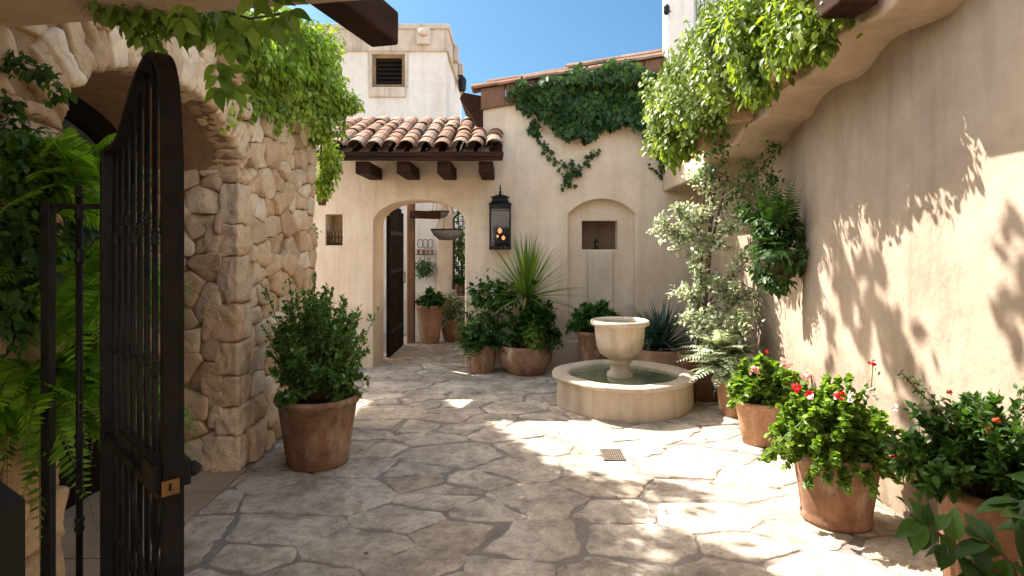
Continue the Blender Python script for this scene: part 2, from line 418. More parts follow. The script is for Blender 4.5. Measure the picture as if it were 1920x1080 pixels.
_v = coords(_t); _m = ramp(_t, noise(_t, _v, 3.2, 10, .72, .8), [(.34, (.62, .60, .58)), (.47, (.97, .96, .95)), (.62, (1.12, 1.10, 1.06))])
_w = ramp(_t, noise(_t, _v, 14, 8, .75, .4), [(.38, (.7, .68, .66)), (.52, (1, 1, 1)), (.7, (1.1, 1.1, 1.1))])
_c = mix(_t, mix(_t, _src, _m, .9, 'MULTIPLY'), _w, .8, 'MULTIPLY')
# grey weathering patches that run across slabs and joints, stronger where feet wear less
_p = ramp(_t, noise(_t, _v, 1.7, 12, .74, 1.2), [(.40, (1, 1, 1)), (.50, (.78, .77, .76)), (.60, (.52, .51, .50))])
_q = ramp(_t, noise(_t, _v, 48, 6, .7), [(.35, (.78, .77, .76)), (.55, (1.04, 1.03, 1.02))])
_t.links.new(mix(_t, mix(_t, _c, _p, .75, 'MULTIPLY'), _q, .8, 'MULTIPLY'), _b.inputs['Base Color'])
M['joint'] = m_stone('paving_joint', [(0, (.245, .215, .19)), (1, (.245, .215, .19))], sc=1.4, bstr=.8, dirt=(.09, .085, .08))
M['earth'] = m_stone('ground_earth', [(0, (.3, .25, .2)), (1, (.3, .25, .2))], sc=.6)
M['slab'] = m_stone('threshold_stone', [(0, (.36, .27, .18)), (1, (.42, .32, .22))], sc=.5, bstr=.3)
M['fountain'] = m_plaster('carved_limestone', (.70, .61, .49), (.56, .46, .35), (.34, .25, .17), .7)
M['terra'] = m_terra('terracotta', (.31, .165, .095), (.15, .075, .045), (.48, .38, .29), .8)
M['terra_pale'] = m_terra('pale_terracotta', (.46, .27, .16), (.33, .17, .095), (.58, .45, .34), .5)
M['terra_dark'] = m_terra('dark_terracotta', (.2, .10, .055), (.11, .055, .03), (.3, .2, .13), .3)
M['tile'] = m_stone('roof_tile_clay', [(0, (.22, .105, .06)), (.2, (.16, .085, .055)), (.4, (.26, .155, .10)), (.6, (.21, .095, .05)), (.8, (.25, .17, .12)), (1, (.13, .085, .065))], sc=1.2, bstr=.5, dirt=(.08, .06, .05))
M['beam'] = m_wood('dark_beam_wood', (.05, .020, .011), (.018, .008, .005), 1)
M['beamx'] = m_wood('dark_gutter_wood', (.055, .023, .013), (.018, .008, .005), 0)
M['door'] = m_wood('black_door_wood', (.022, .014, .010), (.006, .004, .003), 2)
M['frame_wood'] = m_wood('window_frame_wood', (.30, .2, .11), (.16, .10, .05), 2)
M['post_wood'] = m_wood('old_post_wood', (.22, .13, .075), (.12, .065, .035), 2)
M['iron'] = m_metal('black_iron', (.0035, .0028, .0026), .42, 0)
M['iron_brown'] = m_metal('brown_black_iron', (.004, .0022, .0019), .6, 0)
M['brass'] = m_metal('brass', (.22, .13, .05), .5, .8)
M['dark'] = m_flat('dark_void', (.01, .009, .008), .9)
M['soil'] = m_stone('potting_soil', [(0, (.04, .025, .015)), (1, (.05, .03, .02))], sc=4)
M['stem'] = m_wood('bark_twig', (.16, .105, .065), (.07, .045, .028), 2)
M['stem_green'] = m_flat('green_stem', (.10, .14, .04))
M['grey_cloth'] = m_flat('grey_weave', (.17, .17, .18), .9)
M['grey_shutter'] = m_flat('grey_shutter_paint', (.42, .42, .45), .6)
M['pane'] = m_flat('dull_glass', (.10, .13, .13), .15, 0, .6)
M['l_dark'] = m_leaf('leaf_dark', [(.014, .036, .008), (.028, .075, .013), (.048, .115, .018), (.075, .155, .025)], .28, .5)
M['l_mid'] = m_leaf('leaf_mid', [(.018, .055, .014), (.035, .10, .022), (.06, .15, .03), (.095, .2, .045)], .35)
M['l_bright'] = m_leaf('leaf_bright', [(.055, .11, .02), (.11, .19, .03), (.18, .28, .045), (.27, .36, .08)], .42)
M['l_yellow'] = m_leaf('leaf_yellow_green', [(.06, .10, .014), (.13, .19, .024), (.22, .28, .045), (.34, .40, .10)], .45)
M['l_sunlit'] = m_leaf('leaf_painted_sun', [(.08, .14, .02), (.2, .29, .035), (.34, .44, .07), (.5, .58, .15)], .48)  # brighter copy of the vine green, sunshine put into the leaf colour
M['l_ivy'] = m_leaf('leaf_ivy', [(.012, .035, .008), (.022, .058, .011), (.038, .085, .015), (.07, .125, .02)], .22, .5)
M['l_fern'] = m_leaf('leaf_fern', [(.05, .13, .012), (.12, .27, .02), (.21, .40, .03), (.32, .52, .06)], .45)
M['l_silver'] = m_leaf('leaf_silver', [(.12, .17, .07), (.28, .34, .18), (.56, .59, .44), (.84, .83, .75)], .35, .42, (1.1, 1.15, .8))
M['l_blue'] = m_leaf('leaf_blue_green', [(.02, .05, .04), (.04, .09, .07), (.07, .13, .10), (.10, .18, .13)], .12, .5)
M['l_boxwood'] = m_leaf('leaf_rosemary', [(.035, .08, .02), (.08, .17, .036), (.16, .28, .07), (.3, .42, .15)], .32, .42)
M['f_red'] = m_leaf('petal_red', [(.55, .008, .015), (.7, .015, .03), (.8, .03, .05)], .3, .6, (1.3, .8, .8))
M['f_orange'] = m_leaf('petal_orange', [(.35, .05, .02), (.5, .1, .03), (.45, .04, .03)], .3, .6, (1.2, .8, .8))
M['f_white'] = m_leaf('petal_white', [(.7, .66, .58), (.85, .8, .74), (.8, .68, .62)], .3, .6, (1, 1, 1))
M['f_pink'] = m_leaf('petal_pink', [(.6, .3, .25), (.75, .45, .38), (.7, .5, .42)], .3, .6, (1, .8, .8))
# water
m, t, b, o = mat('pool_water'); b.inputs['Base Color'].default_value = (.13, .15, .085, 1); b.inputs['Roughness'].default_value = .05
b.inputs['IOR'].default_value = 1.33; b.inputs['Specular IOR Level'].default_value = .7
bump(t, b, [(noise(t, coords(t), 9, 3, .5, 1.0), .12, .02)]); M['water'] = m
# lantern glass: thin clear panes
m, t, b, o = mat('lantern_glass'); gl = N(t, 'BsdfGlossy'); gl.inputs['Roughness'].default_value = .05; tp = N(t, 'BsdfTransparent')
ms = N(t, 'MixShader'); ms.inputs[0].default_value = .035; t.links.new(tp.outputs[0], ms.inputs[1]); t.links.new(gl.outputs[0], ms.inputs[2]); t.links.new(ms.outputs[0], o.inputs[0]); M['glass'] = m
m, t, b, o = mat('lamp_glow'); em = N(t, 'Emission'); em.inputs[0].default_value = (1, .42, .18, 1); em.inputs[1].default_value = .22
t.links.new(em.outputs[0], o.inputs[0]); M['glow'] = m

# ------------------------------------------------------------------ ground and paving
DW = 8.0                                  # distance of the arch wall
MB().add and None
g = MB(); g.add([(-200, -200, -.03), (200, -200, -.03), (200, 300, -.03), (-200, 300, -.03)], [(0, 1, 2, 3)])
tag(g.build('ground', M['earth']), kind='structure')
g = MB(); g.add([(-3.2, -2, 0), (2.31, -2, 0), (2.31, 15, 0), (-3.2, 15, 0)], [(0, 1, 2, 3)])
tag(g.build('courtyard_floor', M['joint']), kind='structure')

def clip(poly, n, d):
    outp = []
    for i in range(len(poly)):
        a, b_ = poly[i], poly[(i+1) % len(poly)]
        da = a[0]*n[0]+a[1]*n[1]-d; db = b_[0]*n[0]+b_[1]*n[1]-d
        if da <= 0: outp.append(a)
        if (da < 0) != (db < 0) and abs(da-db) > 1e-12:
            u = da/(da-db); outp.append((a[0]+(b_[0]-a[0])*u, a[1]+(b_[1]-a[1])*u))
    return outp

def paving(x0, x1, y0, y1, kx=.72):
    seeds = []
    for _ in range(9000):
        p = (rnd.uniform(x0-.3, x1+.3), rnd.uniform(y0-.3, y1+.3))
        r = .14+.62*max(0, mnoise.noise(Vector((p[0]*1.5, p[1]*1.5, 3)))+.5)*rnd.uniform(.15, 1.35)
        if all(((p[0]-q[0])*kx)**2+(p[1]-q[1])**2 > (.5*(r+q[2]))**2 for q in seeds): seeds.append((p[0], p[1], r))
    mb = MB()
    for s_ in seeds:
        poly = [(x0, y0), (x1, y0), (x1, y1), (x0, y1)]
        near = sorted(seeds, key=lambda q: (q[0]-s_[0])**2+(q[1]-s_[1])**2)[1:26]
        gap = rnd.uniform(.002, .008)+(.003 if s_[1] < 5 and s_[0] < 1-(s_[1]-3.5)*.5 else 0)
        for q in near:
            nx, ny = (q[0]-s_[0])*kx*kx, q[1]-s_[1]; l = math.hypot(nx, ny); nx /= l; ny /= l
            fr = .5+.25*(s_[2]-q[2])/(s_[2]+q[2])
            mx, my = s_[0]+(q[0]-s_[0])*fr, s_[1]+(q[1]-s_[1])*fr
            poly = clip(poly, (nx, ny), mx*nx+my*ny-gap-.016*max(0, mnoise.noise(Vector((mx*2.3, my*2.3, 0)))+.15)*2)
            if len(poly) < 3: break
        if len(poly) < 3: continue
        # even, jittered outline with slightly rounded corners
        pts = []
        for i in range(len(poly)):
            a, b_ = poly[i], poly[(i+1) % len(poly)]; L = math.hypot(b_[0]-a[0], b_[1]-a[1])
            if L < .01: continue
            k = max(1, int(L/.028))
            for j in range(k):
                u = (j+.5)/k; pts.append((a[0]+(b_[0]-a[0])*u, a[1]+(b_[1]-a[1])*u))
        if len(pts) < 5: continue
        cx = sum(p[0] for p in pts)/len(pts); cy = sum(p[1] for p in pts)/len(pts)
        area = abs(sum(pts[i][0]*pts[(i+1) % len(pts)][1]-pts[(i+1) % len(pts)][0]*pts[i][1] for i in range(len(pts))))/2
        if area < .006: continue
        q = []
        for x, y in pts:
            e = .035*mnoise.noise(Vector((x*6, y*6, 1)))+.016*mnoise.noise(Vector((x*22, y*22, 5)))
            dx, dy = x-cx, y-cy; l = math.hypot(dx, dy)+1e-6; q.append((x+dx/l*e, y+dy/l*e))
        n = len(q); h = .008+rnd.uniform(-.003, .003); tx, ty = rnd.uniform(-.004, .004), rnd.uniform(-.004, .004)
        vs = []
        for k_, (off, hh) in enumerate(((0.004, -.002), (0, h*.55), (-.007, h), (-.03, h+.0015))):
            for x, y in q:
                dx, dy = x-cx, y-cy; l = math.hypot(dx, dy)+1e-6
                z = hh+(tx*dx+ty*dy if k_ > 0 else 0)+(.0015*mnoise.noise(Vector((x*12, y*12, 0))) if k_ > 1 else 0)
                vs.append((x+dx/l*off, y+dy/l*off, max(z, .002) if k_ > 0 else z))
        vs.append((cx, cy, h+.001))
        fs = [(r_*n+i, r_*n+(i+1) % n, (r_+1)*n+(i+1) % n, (r_+1)*n+i) for r_ in range(3) for i in range(n)]
        fs += [(3*n+i, 3*n+(i+1) % n, 4*n) for i in range(n)]
        mb.add(vs, fs)
    return mb
tag(paving(-1.87, 2.29, .6, 13.0).build('flagstone_paving', M['flag']), kind='structure')
g = MB()
y = 2.2
while y < 4.36:
    L = rnd.uniform(.34, .5); g.box(-2.72, -1.885, y, min(y+L-.006, 4.36), -.02, .014+rnd.uniform(0, .002)); y += L
tag(g.build('threshold_paving', M['slab'], bevel=.004), kind='structure')

# floor drain
d = thing('floor_drain', (U(1148, 4.64), 4.64, .012), 'small square slotted metal grate set in the sunlit paving before the fountain', 'drain')
x, y = d.location.x, d.location.y
q = MB(); q.box(x-.08, x+.08, y-.12, y+.12, .004, .0155); q.build('pit', M['dark'], d)
q = MB()
for sx in (-.08, .075): q.box(x+sx, x+sx+.008, y-.12, y+.12, .0155, .021)
for sy in (-.12, .112): q.box(x-.072, x+.075, y+sy, y+sy+.008, .0155, .0205)
for i in range(9): q.box(x-.068+i*.016, x-.061+i*.016, y-.11, y+.111, .016, .020)
for i in range(4): q.box(x-.072, x+.075, y-.08+i*.05, y-.074+i*.05, .0157, .0187)
q.build('grate', m_flat('worn_grate', (.16, .12, .09), .6), d)

n = 90; fo = Fol(); xy = np.stack([rng.uniform(-1.7, 2.2, n), rng.uniform(2.6, 7.6, n), np.full(n, .017)], 1)
xy[:40, 0] = rng.choice([-1.0, 2.05], 40)+rng.normal(size=40)*.18
aa = rng.normal(size=(n, 3)); aa[:, 2] *= .15; fo.add(T_SMALL, xy, aa, np.array([0, 0, 1.])+rng.normal(size=(n, 3))*.25, rng.uniform(.02, .045, n))
tag(fo.build('fallen_leaves', m_leaf('dry_leaf', [(.10, .05, .02), (.22, .12, .04), (.16, .15, .04)], .2)), kind='stuff')
# ------------------------------------------------------------------ arch wall building (front wall)
house = thing('plaster_house', (0, DW, 0), 'warm plaster house front with arched doorway, niche and sloping tile edge', 'house')
xl = U(905, DW)
zl = V(188, DW); zr = V(128, DW)
slope = (zr-zl)/(U(1250, DW)-xl)
top = lambda x: zl+slope*(x-xl)
outer = [(-3.6, -.05), (3.2, -.05), (3.2, top(3.2)), (xl, zl), (xl, 2.9), (-3.6, 2.9)]
dx0, dx1 = U(700, DW), U(872, DW)
door = arch_pts(dx0, dx1, -.2, V(418, DW), V(374, DW))
door = [(dx0, -.04)]+door[1:-1]+[(dx1, -.04)]
nx0, nx1 = U(1065, DW), U(1192, DW)
niche = seg_arch(nx0, nx1, .35, V(402, DW), V(373, DW))
cn = [(U(611, DW), V(460, DW)), (U(611, DW), V(402, DW)), (U(642, DW), V(402, DW)), (U(642, DW), V(460, DW))]
sq = [(U(1093, DW), V(468, DW)), (U(1093, DW), V(413, DW)), (U(1161, DW), V(413, DW)), (U(1161, DW), V(468, DW))]
wall = MB()
for (a, b_, hs, bv) in ((0, .13, [door, niche, cn], .014), (.13, .34, [door, sq, cn], 0), (.34, .62, [door], 0)):
    p = holed(outer, hs, 'y', DW+a, DW+b_, bv); wall.add(p.v, p.f)
wall.build('wall', M['plaster'], house)
q = MB(); q.box(U(1103, DW), U(1152, DW), DW+.085, DW+.13, .35, V(470, DW)-.01)
q.build('niche_panel', M['fountain'], house, bevel=.01)
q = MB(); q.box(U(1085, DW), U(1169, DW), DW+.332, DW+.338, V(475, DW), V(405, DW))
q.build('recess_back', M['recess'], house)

# barrel tiles
def tile(mb, p, d, up, w, L, th=.014, taper=.82, convex=1, n=7, arc=math.pi*.94):
    p, d, up = Vector(p), Vector(d).normalized(), Vector(up).normalized(); side = d.cross(up).normalized()
    vs = []
    for e, s_ in ((0, taper), (1, 1)):
        for rr in (w/2*s_, (w/2-th)*s_):
            for k in range(n+1):
                a = -arc/2+arc*k/n
                vs.append(p+d*L*e+side*math.sin(a)*rr+up*(math.cos(a)*rr*.8*convex))
    m_ = n+1; fs = []
    for k in range(n):
        fs += [(k, k+1, 2*m_+k+1, 2*m_+k), (m_+k, 3*m_+k, 3*m_+k+1, m_+k+1), (2*m_+k, 2*m_+k+1, 3*m_+k+1, 3*m_+k), (k, m_+k, m_+k+1, k+1)]
    fs += [(0, 2*m_, 3*m_, m_), (n, m_+n, 3*m_+n, 2*m_+n)]
    mb.add(vs, fs)

roof = thing('tiled_canopy', (U(760, 7.3), 7.3, 2.55), 'small tiled canopy roof with dark wooden gutter board over the arched doorway', 'canopy roof')
ye, ze = 7.25, V(283, 7.25); yr_, zr_ = 9.0, V(283, 7.25)+.66
dn = Vector((0, ye-yr_, ze-zr_)).normalized(); upn = Vector((0, dn.z, -dn.y)); upn = upn if upn.z > 0 else -upn
Ls = (Vector((0, ye, ze))-Vector((0, yr_, zr_))).length
x0, x1 = U(600, 7.25), U(930, 7.25)-.03
tb = MB(); nc = 10; sp = (x1-x0)/nc
for c in range(nc+1):
    for r in range(7):
        xx = x0+c*sp+rnd.uniform(-.012, .012)
        s0 = Ls-.34-r*.255+(.015 if r == 0 else 0)+rnd.uniform(-.02, .02)
        base = Vector((0, yr_, zr_))+dn*s0
        yaw = rnd.uniform(-.035, .035); dd = Vector((yaw, dn.y, dn.z+rnd.uniform(-.02, .02)))
        if c < nc: tile(tb, (xx+sp/2, base.y, base.z+.012), dd, upn, sp*.7, .36, convex=-.5, arc=2.2)
        tile(tb, (xx, base.y, base.z+.055+rnd.uniform(-.008, .008)), dd, upn, sp*1.02, .36, convex=1.0)
tb.build('roof_tiles', M['tile'], roof, smooth=False)
q = MB(); q.add([(x0-.1, ye, ze-.04), (x1+.1, ye, ze-.04), (x1+.1, yr_, zr_-.04), (x0-.1, yr_, zr_-.04),
                 (x0-.1, ye, ze-.09), (x1+.1, ye, ze-.09), (x1+.1, yr_, zr_-.09), (x0-.1, yr_, zr_-.09)],
                [(0,1,2,3),(7,6,5,4),(0,4,5,1),(1,5,6,2),(2,6,7,3),(3,7,4,0)]); q.build('roof_boards', M['beamx'], roof)
q = MB(); q.box(x0-.2, x1+.12, ye-.06, ye-.02, ze-.075, ze-.015); q.box(x0-.2, x1+.11, ye-.045, ye+.02, ze-.115, ze-.075)
q.build('gutter_board', M['beamx'], roof, bevel=.006)
for px in (680, 757, 833, 911):
    xx = U(px, 7.3); q = MB(); q.box(xx-.085, xx+.085, ye+.03, DW+.03, V(326, 7.3), ze-.117); q.build('rafter', M['beam'], roof, bevel=.012)

# rake tiles along the sloping gable edge + terracotta verge band
rk = MB(); L = .42; xx = xl-.12; k = 0
sd = Vector((1, 0, slope)).normalized(); su = Vector((-slope, 0, 1)).normalized()
while xx < 2.6:
    z = top(xx)
    for row, (yo, zo, w_) in enumerate(((-.06, .03, .22), (.10, .11, .24), (.32, .13, .24), (.54, .14, .24))):
        tile(rk, (xx+rnd.uniform(-.02, .02)+.2*(row % 2)+L*.95, DW+yo+rnd.uniform(-.01, .01), z+.09+zo+slope*(.2*(row % 2)+L*.95)+rnd.uniform(-.012, .012)), -sd+Vector((0, rnd.uniform(-.04, .04), rnd.uniform(-.04, .01))), su, w_, L, th=.016)
    xx += L*.84
rk.build('verge_tiles', M['tile'], house)
vb = MB(); xx = xl-.02
while xx < 2.4:
    Lx = rnd.uniform(.3, .42); z0, z1 = top(xx), top(xx+Lx-.008); o_ = rnd.uniform(-.008, .008)
    vb.add([(xx, DW-.05+o_, z0-.13), (xx+Lx-.008, DW-.05+o_, z1-.13), (xx+Lx-.008, DW+.05, z1-.13), (xx, DW+.05, z0-.13),
            (xx, DW-.09+o_, z0+.13), (xx+Lx-.008, DW-.09+o_, z1+.13), (xx+Lx-.008, DW+.05, z1+.13), (xx, DW+.05, z0+.13)],
           [(0,3,2,1),(4,5,6,7),(0,1,5,4),(1,2,6,5),(2,3,7,6),(3,0,4,7)]); xx += Lx
vb.build('verge_band', M['tile'], house, bevel=.01)
ev = MB()     # dark eave returning along the flank
ev.add([(xl-.005, DW-.03, zl-.55), (xl-.005, DW-.03, zl+.05), (xl-.26, DW-.03, zl+.10), (xl-.30, DW-.03, zl+.02), (xl-.14, DW-.03, zl-.2),
        (xl-.005, 10.2, zl-.55), (xl-.005, 10.2, zl+.05), (xl-.26, 10.2, zl+.10), (xl-.30, 10.2, zl+.02), (xl-.14, 10.2, zl-.2)],
       [(0,1,2,3,4),(9,8,7,6,5),(0,5,6,1),(1,6,7,2),(2,7,8,3),(3,8,9,4),(4,9,5,0)])
ev.build('eave', M['beam'], house, bevel=.01)
q = MB(); q.box(xl, 3.2, DW+.7, 12, 0, zl-.2); q.build('side_mass', M['plaster'], house)
q = MB(); q.add([(xl-.2, DW+.55, zl+.02), (3.2, DW+.55, top(3.2)), (3.2, 12, top(3.2)), (xl-.2, 12, zl+.02)], [(0, 1, 2, 3)])
q.build('roof', M['tile'], house)

# spout in the niche
sp_ = thing('wall_spout', (U(1122, DW), DW+.2, V(468, DW)), 'small bronze spout standing in the square recess of the wall niche', 'spout')
cx, cy, cz = sp_.location
q = MB(); q.lathe((cx, cy, cz), [(.04, 0), (.045, .012), (.02, .03), (.024, .06), (.036, .085), (.03, .11), (.012, .125), (.016, .14), (.004, .15)], 16)
q.build('vase_body', M['iron_brown'], sp_, smooth=True)
q = MB(); q.tube([(cx, cy, cz+.08), (cx, cy-.05, cz+.085), (cx, cy-.09, cz+.06)], [.014, .012, .009], 8); q.build('nozzle', M['brass'], sp_, smooth=True)

# white house added unseen behind the camera to bounce sun into the courtyard
bh = MB(); bh.box(-9, 9, -7.5, -4.6, 0, 6.5)
bho = thing('bounce_house', (0, -6, 0), 'unseen white house added behind the gate to bounce sunlight into the courtyard', 'house'); bh.build('wall', M['white'], bho)
bh = MB(); bh.box(-9.2, 9.2, -7.8, -4.3, 6.5, 6.7); bh.build('roof', M['tile'], bho)
bh = MB(); bh.box(-.6, .6, -4.6, -4.54, 0, 2.2); bh.build('door', M['door'], bho)

# votive cup rack in the little niche
vr = thing('candle_rack', (U(626, DW), DW+.05, V(460, DW)), 'row of small bronze candle cups in the little rectangular wall niche', 'candle rack')
cx, cy, cz = vr.location
q = MB(); q.box(cx-.1, cx+.1, cy-.02, cy+.1, cz+.003, cz+.02); q.box(cx-.1, cx+.1, cy-.03, cy-.022, cz+.1, cz+.112)
for i in range(6): q.tube([(cx-.095+i*.038, cy-.026, cz+.015), (cx-.095+i*.038, cy-.026, cz+.19)], .004, 6)
q.build('rack', M['iron'], vr)
for i in range(4):
    q = MB(); q.lathe((cx-.072+i*.048, cy+.03, cz+.02), [(.012, 0), (.02, .02), (.017, .11), (.02, .15), (.016, .16), (.013, .12)], 12)
    q.build('cup', M['brass'], vr, smooth=True)

# ------------------------------------------------------------------ wall lantern
ln = thing('wall_lantern', (U(938, 7.86), 7.86, V(468, 7.86)), 'tall black iron lantern with lit glass fixed to the wall beside the doorway', 'lantern')
cx, cy, cz = ln.location; W2 = .125; H_ = V(388, 7.86)-cz
q = MB()
for sx in (-1, 1):
    for sy in (-1, 1): q.box(cx+sx*W2-.011, cx+sx*W2+.011, cy+sy*.1-.011, cy+sy*.1+.011, cz+.04, cz+H_)
for z0, z1, e in ((0, .045, .014), (H_, H_+.03, .014), (H_-.06, H_-.045, -.002), (.075, .087, -.002)): q.box(cx-W2-e, cx+W2+e, cy-.1-e, cy+.1+e, cz+z0, cz+z1)
q.build('cage', M['iron'], ln, bevel=.003)
q = MB(); 
for z0, w0, z1, w1 in ((H_+.03, .15, H_+.07, .10), (H_+.07, .105, H_+.12, .095), (H_+.12, .125, H_+.15, .05)):
    q.add([(cx+a*(w0 if k == 0 else w1), cy+b_*(w0 if k == 0 else w1)*.8, cz+(z0 if k == 0 else z1)) for k in (0, 1) for a, b_ in ((-1,-1),(1,-1),(1,1),(-1,1))],
          [(3,2,1,0),(4,5,6,7),(0,1,5,4),(1,2,6,5),(2,3,7,6),(3,0,4,7)])
q.build('roof', M['iron'], ln, bevel=.003)
q = MB(); q.lathe((cx, cy, cz+H_+.15), [(.03, 0), (.012, .02), (.02, .04), (.006, .06), (.012, .08), (.002, .15)], 12); q.build('finial', M['iron'], ln, smooth=True)
q = MB(); q.box(cx-W2+.01, cx+W2-.01, cy-.1, cy-.097, cz+.045, cz+H_); q.box(cx-W2, cx-W2+.003, cy-.09, cy+.09, cz+.045, cz+H_); q.box(cx+W2-.003, cx+W2, cy-.09, cy+.09, cz+.045, cz+H_)
q.build('pane', M['glass'], ln)
q = MB(); q.box(cx-W2+.012, cx+W2-.012, cy+.088, cy+.097, cz+.045, cz+H_); q.build('back_plate', M['iron_brown'], ln)
for (ox, oz, r_) in ((-.005, .24, .030), (.04, .15, .024), (-.035, .17, .016)):
    q = MB(); q.lathe((cx+ox, cy-.02, cz+oz), [(.003, -r_*1.2), (r_*.7, -r_*.7), (r_, 0), (r_*.75, r_*.65), (r_*.2, r_*1.3)], 14); q.build('bulb', M['glow'], ln, smooth=True)
q = MB(); q.tube([(cx, cy+.13, cz+H_*.6), (cx, cy+.09, cz+H_*.6)], .02, 8); q.box(cx-.05, cx+.05, cy+.1, DW, cz+.15, cz+H_-.05); q.build('bracket', M['iron'], ln)

# ------------------------------------------------------------------ doorway leaf and what lies beyond
dl = thing('plank_door', (U(728, 8.66), 8.66, 0), 'dark studded plank door standing open inside the arched doorway', 'door')
xd = dl.location.x
q = MB()
for i in range(6):
    y0 = 8.64+i*.185; zt = 1.98+.2*math.sin(math.pi*min(1, (i+.5)/7))
    q.box(xd-.03+rnd.uniform(0, .006), xd+.03-rnd.uniform(0, .006), y0, y0+.177, .02, zt)
q.build('planks', M['door'], dl, bevel=.006)
for z in (.35, 1.2, 1.75):
    q = MB(); q.box(xd+.03, xd+.037, 8.66, 9.6, z, z+.05); q.build('strap_hinge', M['iron'], dl)
q = MB()
for z in (.55, .75, .95, 1.45, 1.6):
    for i in range(6): q.lathe((xd+.03, 8.73+i*.185, z), [(.012, -.012), (.016, 0), (.012, .012)], 8)
q.build('studs', M['iron'], dl)
q = MB(); q.tube([(xd+.035, 9.55, 1.0), (xd+.08, 9.55, 1.03), (xd+.08, 9.55, 1.17), (xd+.035, 9.55, 1.2)], .009, 8); q.build('handle', M['iron'], dl)
ps = MB(); ps.box(U(764, 10), U(777, 10), 9.95, 10.1, 0, 2.9)
tag(ps.build('wooden_post', M['post_wood'], bevel=.01), 'weathered brown wooden post standing behind the open plank door', 'post')
# tower
DT = 11.0
tw = thing('white_tower', (-3, DT, 0), 'white plaster tower block with parapet rising behind the tiled canopy', 'tower')
tx1 = U(837, DT); tzt = V(92, DT)
wo = [(U(692, DT), V(181, DT)), (U(692, DT), V(98, DT)), (U(762, DT), V(98, DT)), (U(762, DT), V(181, DT))]
wi = [(U(697, DT), V(163, DT)), (U(697, DT), V(101, DT)), (U(759, DT), V(101, DT)), (U(759, DT), V(163, DT))]
q = holed([(-6.5, 0), (tx1, 0), (tx1, tzt), (-6.5, tzt)], [wi], 'y', DT, DT+.3, .012)
q.box(-6.45, tx1-.02, DT+.302, DT+3.6, 0, tzt-.01); q.build('wall', M['white'], tw)
q = MB(); q.box(-6.55, tx1+.03, DT-.03, DT+3.65, tzt-.02, V(55, DT)); q.box(-6.58, tx1+.06, DT-.06, DT+3.68, V(56, DT), V(46, DT))
q.box(-6.56, tx1+.045, DT-.045, DT+3.66, tzt-.05, tzt-.015)
q.build('parapet', M['cornice'], tw, bevel=.02)
for (px, dy) in ((795, 0),):
    q = MB(); xc = U(px, DT); zc = V(65, DT); q.box(xc-.12, xc+.12, DT-.11, DT-.02, zc-.2, zc+.1); q.lathe((xc, DT-.12, zc), [(.07, -.06), (.09, 0), (.07, .06)], 12); q.build('scupper', M['cornice'], tw, bevel=.02)
for yy in (12.0, 13.2):
    q = MB(); zc = V(65, DT); q.box(tx1+.03, tx1+.13, yy-.12, yy+.12, zc-.2, zc+.1); q.build('scupper', M['cornice'], tw, bevel=.02)
x0w, x1w, z0w, z1w = wi[0][0], wi[2][0], wi[0][1], wi[1][1]
wn = MB(); f_ = .06
for a in ((x0w, x0w+f_, z0w, z1w), (x1w-f_, x1w, z0w, z1w), (x0w+f_, x1w-f_, z1w-f_, z1w), (x0w+f_, x1w-f_, z0w, z0w+f_)): wn.box(a[0], a[1], DT+.05, DT+.13, a[2], a[3])
wno = wn.build('window', M['frame_wood'], tw, bevel=.008)
q = MB()
for i in range(6):
    z = z0w+f_+.02+i*(z1w-z0w-2*f_)/6; q.add([(x0w+f_, DT+.07, z), (x1w-f_, DT+.07, z), (x1w-f_, DT+.13, z+.075), (x0w+f_, DT+.13, z+.075),
        (x0w+f_, DT+.07, z+.014), (x1w-f_, DT+.07, z+.014), (x1w-f_, DT+.13, z+.089), (x0w+f_, DT+.13, z+.089)], [(3,2,1,0),(4,5,6,7),(0,1,5,4),(1,2,6,5),(2,3,7,6),(3,0,4,7)])
q.box(x0w+f_, x1w-f_, DT+.14, DT+.16, z0w+f_, z1w-f_)
q.build('louvre', M['door'], wno)
q = MB(); q.box(x0w-.05, x1w+.02, DT-.05, DT+.05, wo[0][1]-.02, z0w-.02); q.build('window_sill', M['cornice'], tw, bevel=.02)
q = MB(); q.box(x0w-.07, x0w-.005, DT-.014, DT+.02, z0w-.02, z1w+.08); q.box(x1w+.005, x1w+.06, DT-.014, DT+.02, z0w-.02, z1w+.08); q.box(x0w-.005, x1w+.005, DT-.014, DT+.02, z1w+.005, z1w+.08)
q.build('window_surround', M['cornice'], tw, bevel=.006)
q = MB(); xc, zc = tx1+.12, V(150, 13); q.box(tx1, xc+.02, 13, 13.05, zc+.08, zc+.11); q.lathe((xc, 13.02, zc-.25), [(.05, 0), (.08, .05), (.09, .25), (.05, .32)], 8)
tag(q.build('wall_lamp', M['iron']), 'small dark lamp on the side face of the white tower', 'lamp')

# far garden wall, pillar, grille, hedge
q = MB(); q.box(-1.5, 1.2, 14.6, 14.9, 0, 2.6); tag(q.build('garden_wall', M['white'], bevel=.02), 'pale far garden wall glimpsed through the arched doorway', 'wall')
q = MB(); q.box(U(822, 10.9), U(850, 10.9), 10.75, 10.95, 0, 2.6); q.box(U(820, 10.9), U(852, 10.9), 10.73, 10.97, 2.6, 2.68)
tag(q.build('plaster_pillar', M['plaster'], bevel=.015), 'beige plaster pillar seen through the doorway between white wall and iron grille', 'pillar')
gr = thing('iron_grille', (U(862, 10.4), 10.4, .9), 'tall black iron window grille at the right inside the arched doorway', 'grille')
q = MB(); xa, xb = U(851, 10.4), U(885, 10.4)
for xx in (xa, xb): q.box(xx-.014, xx+.014, 10.39, 10.42, .75, 2.05)
q.tube([(xa+(xb-xa)*i/10, 10.4, 2.05+.14*math.sin(math.pi*i/10)) for i in range(11)], .013, 6)
q.build('frame', M['iron'], gr)
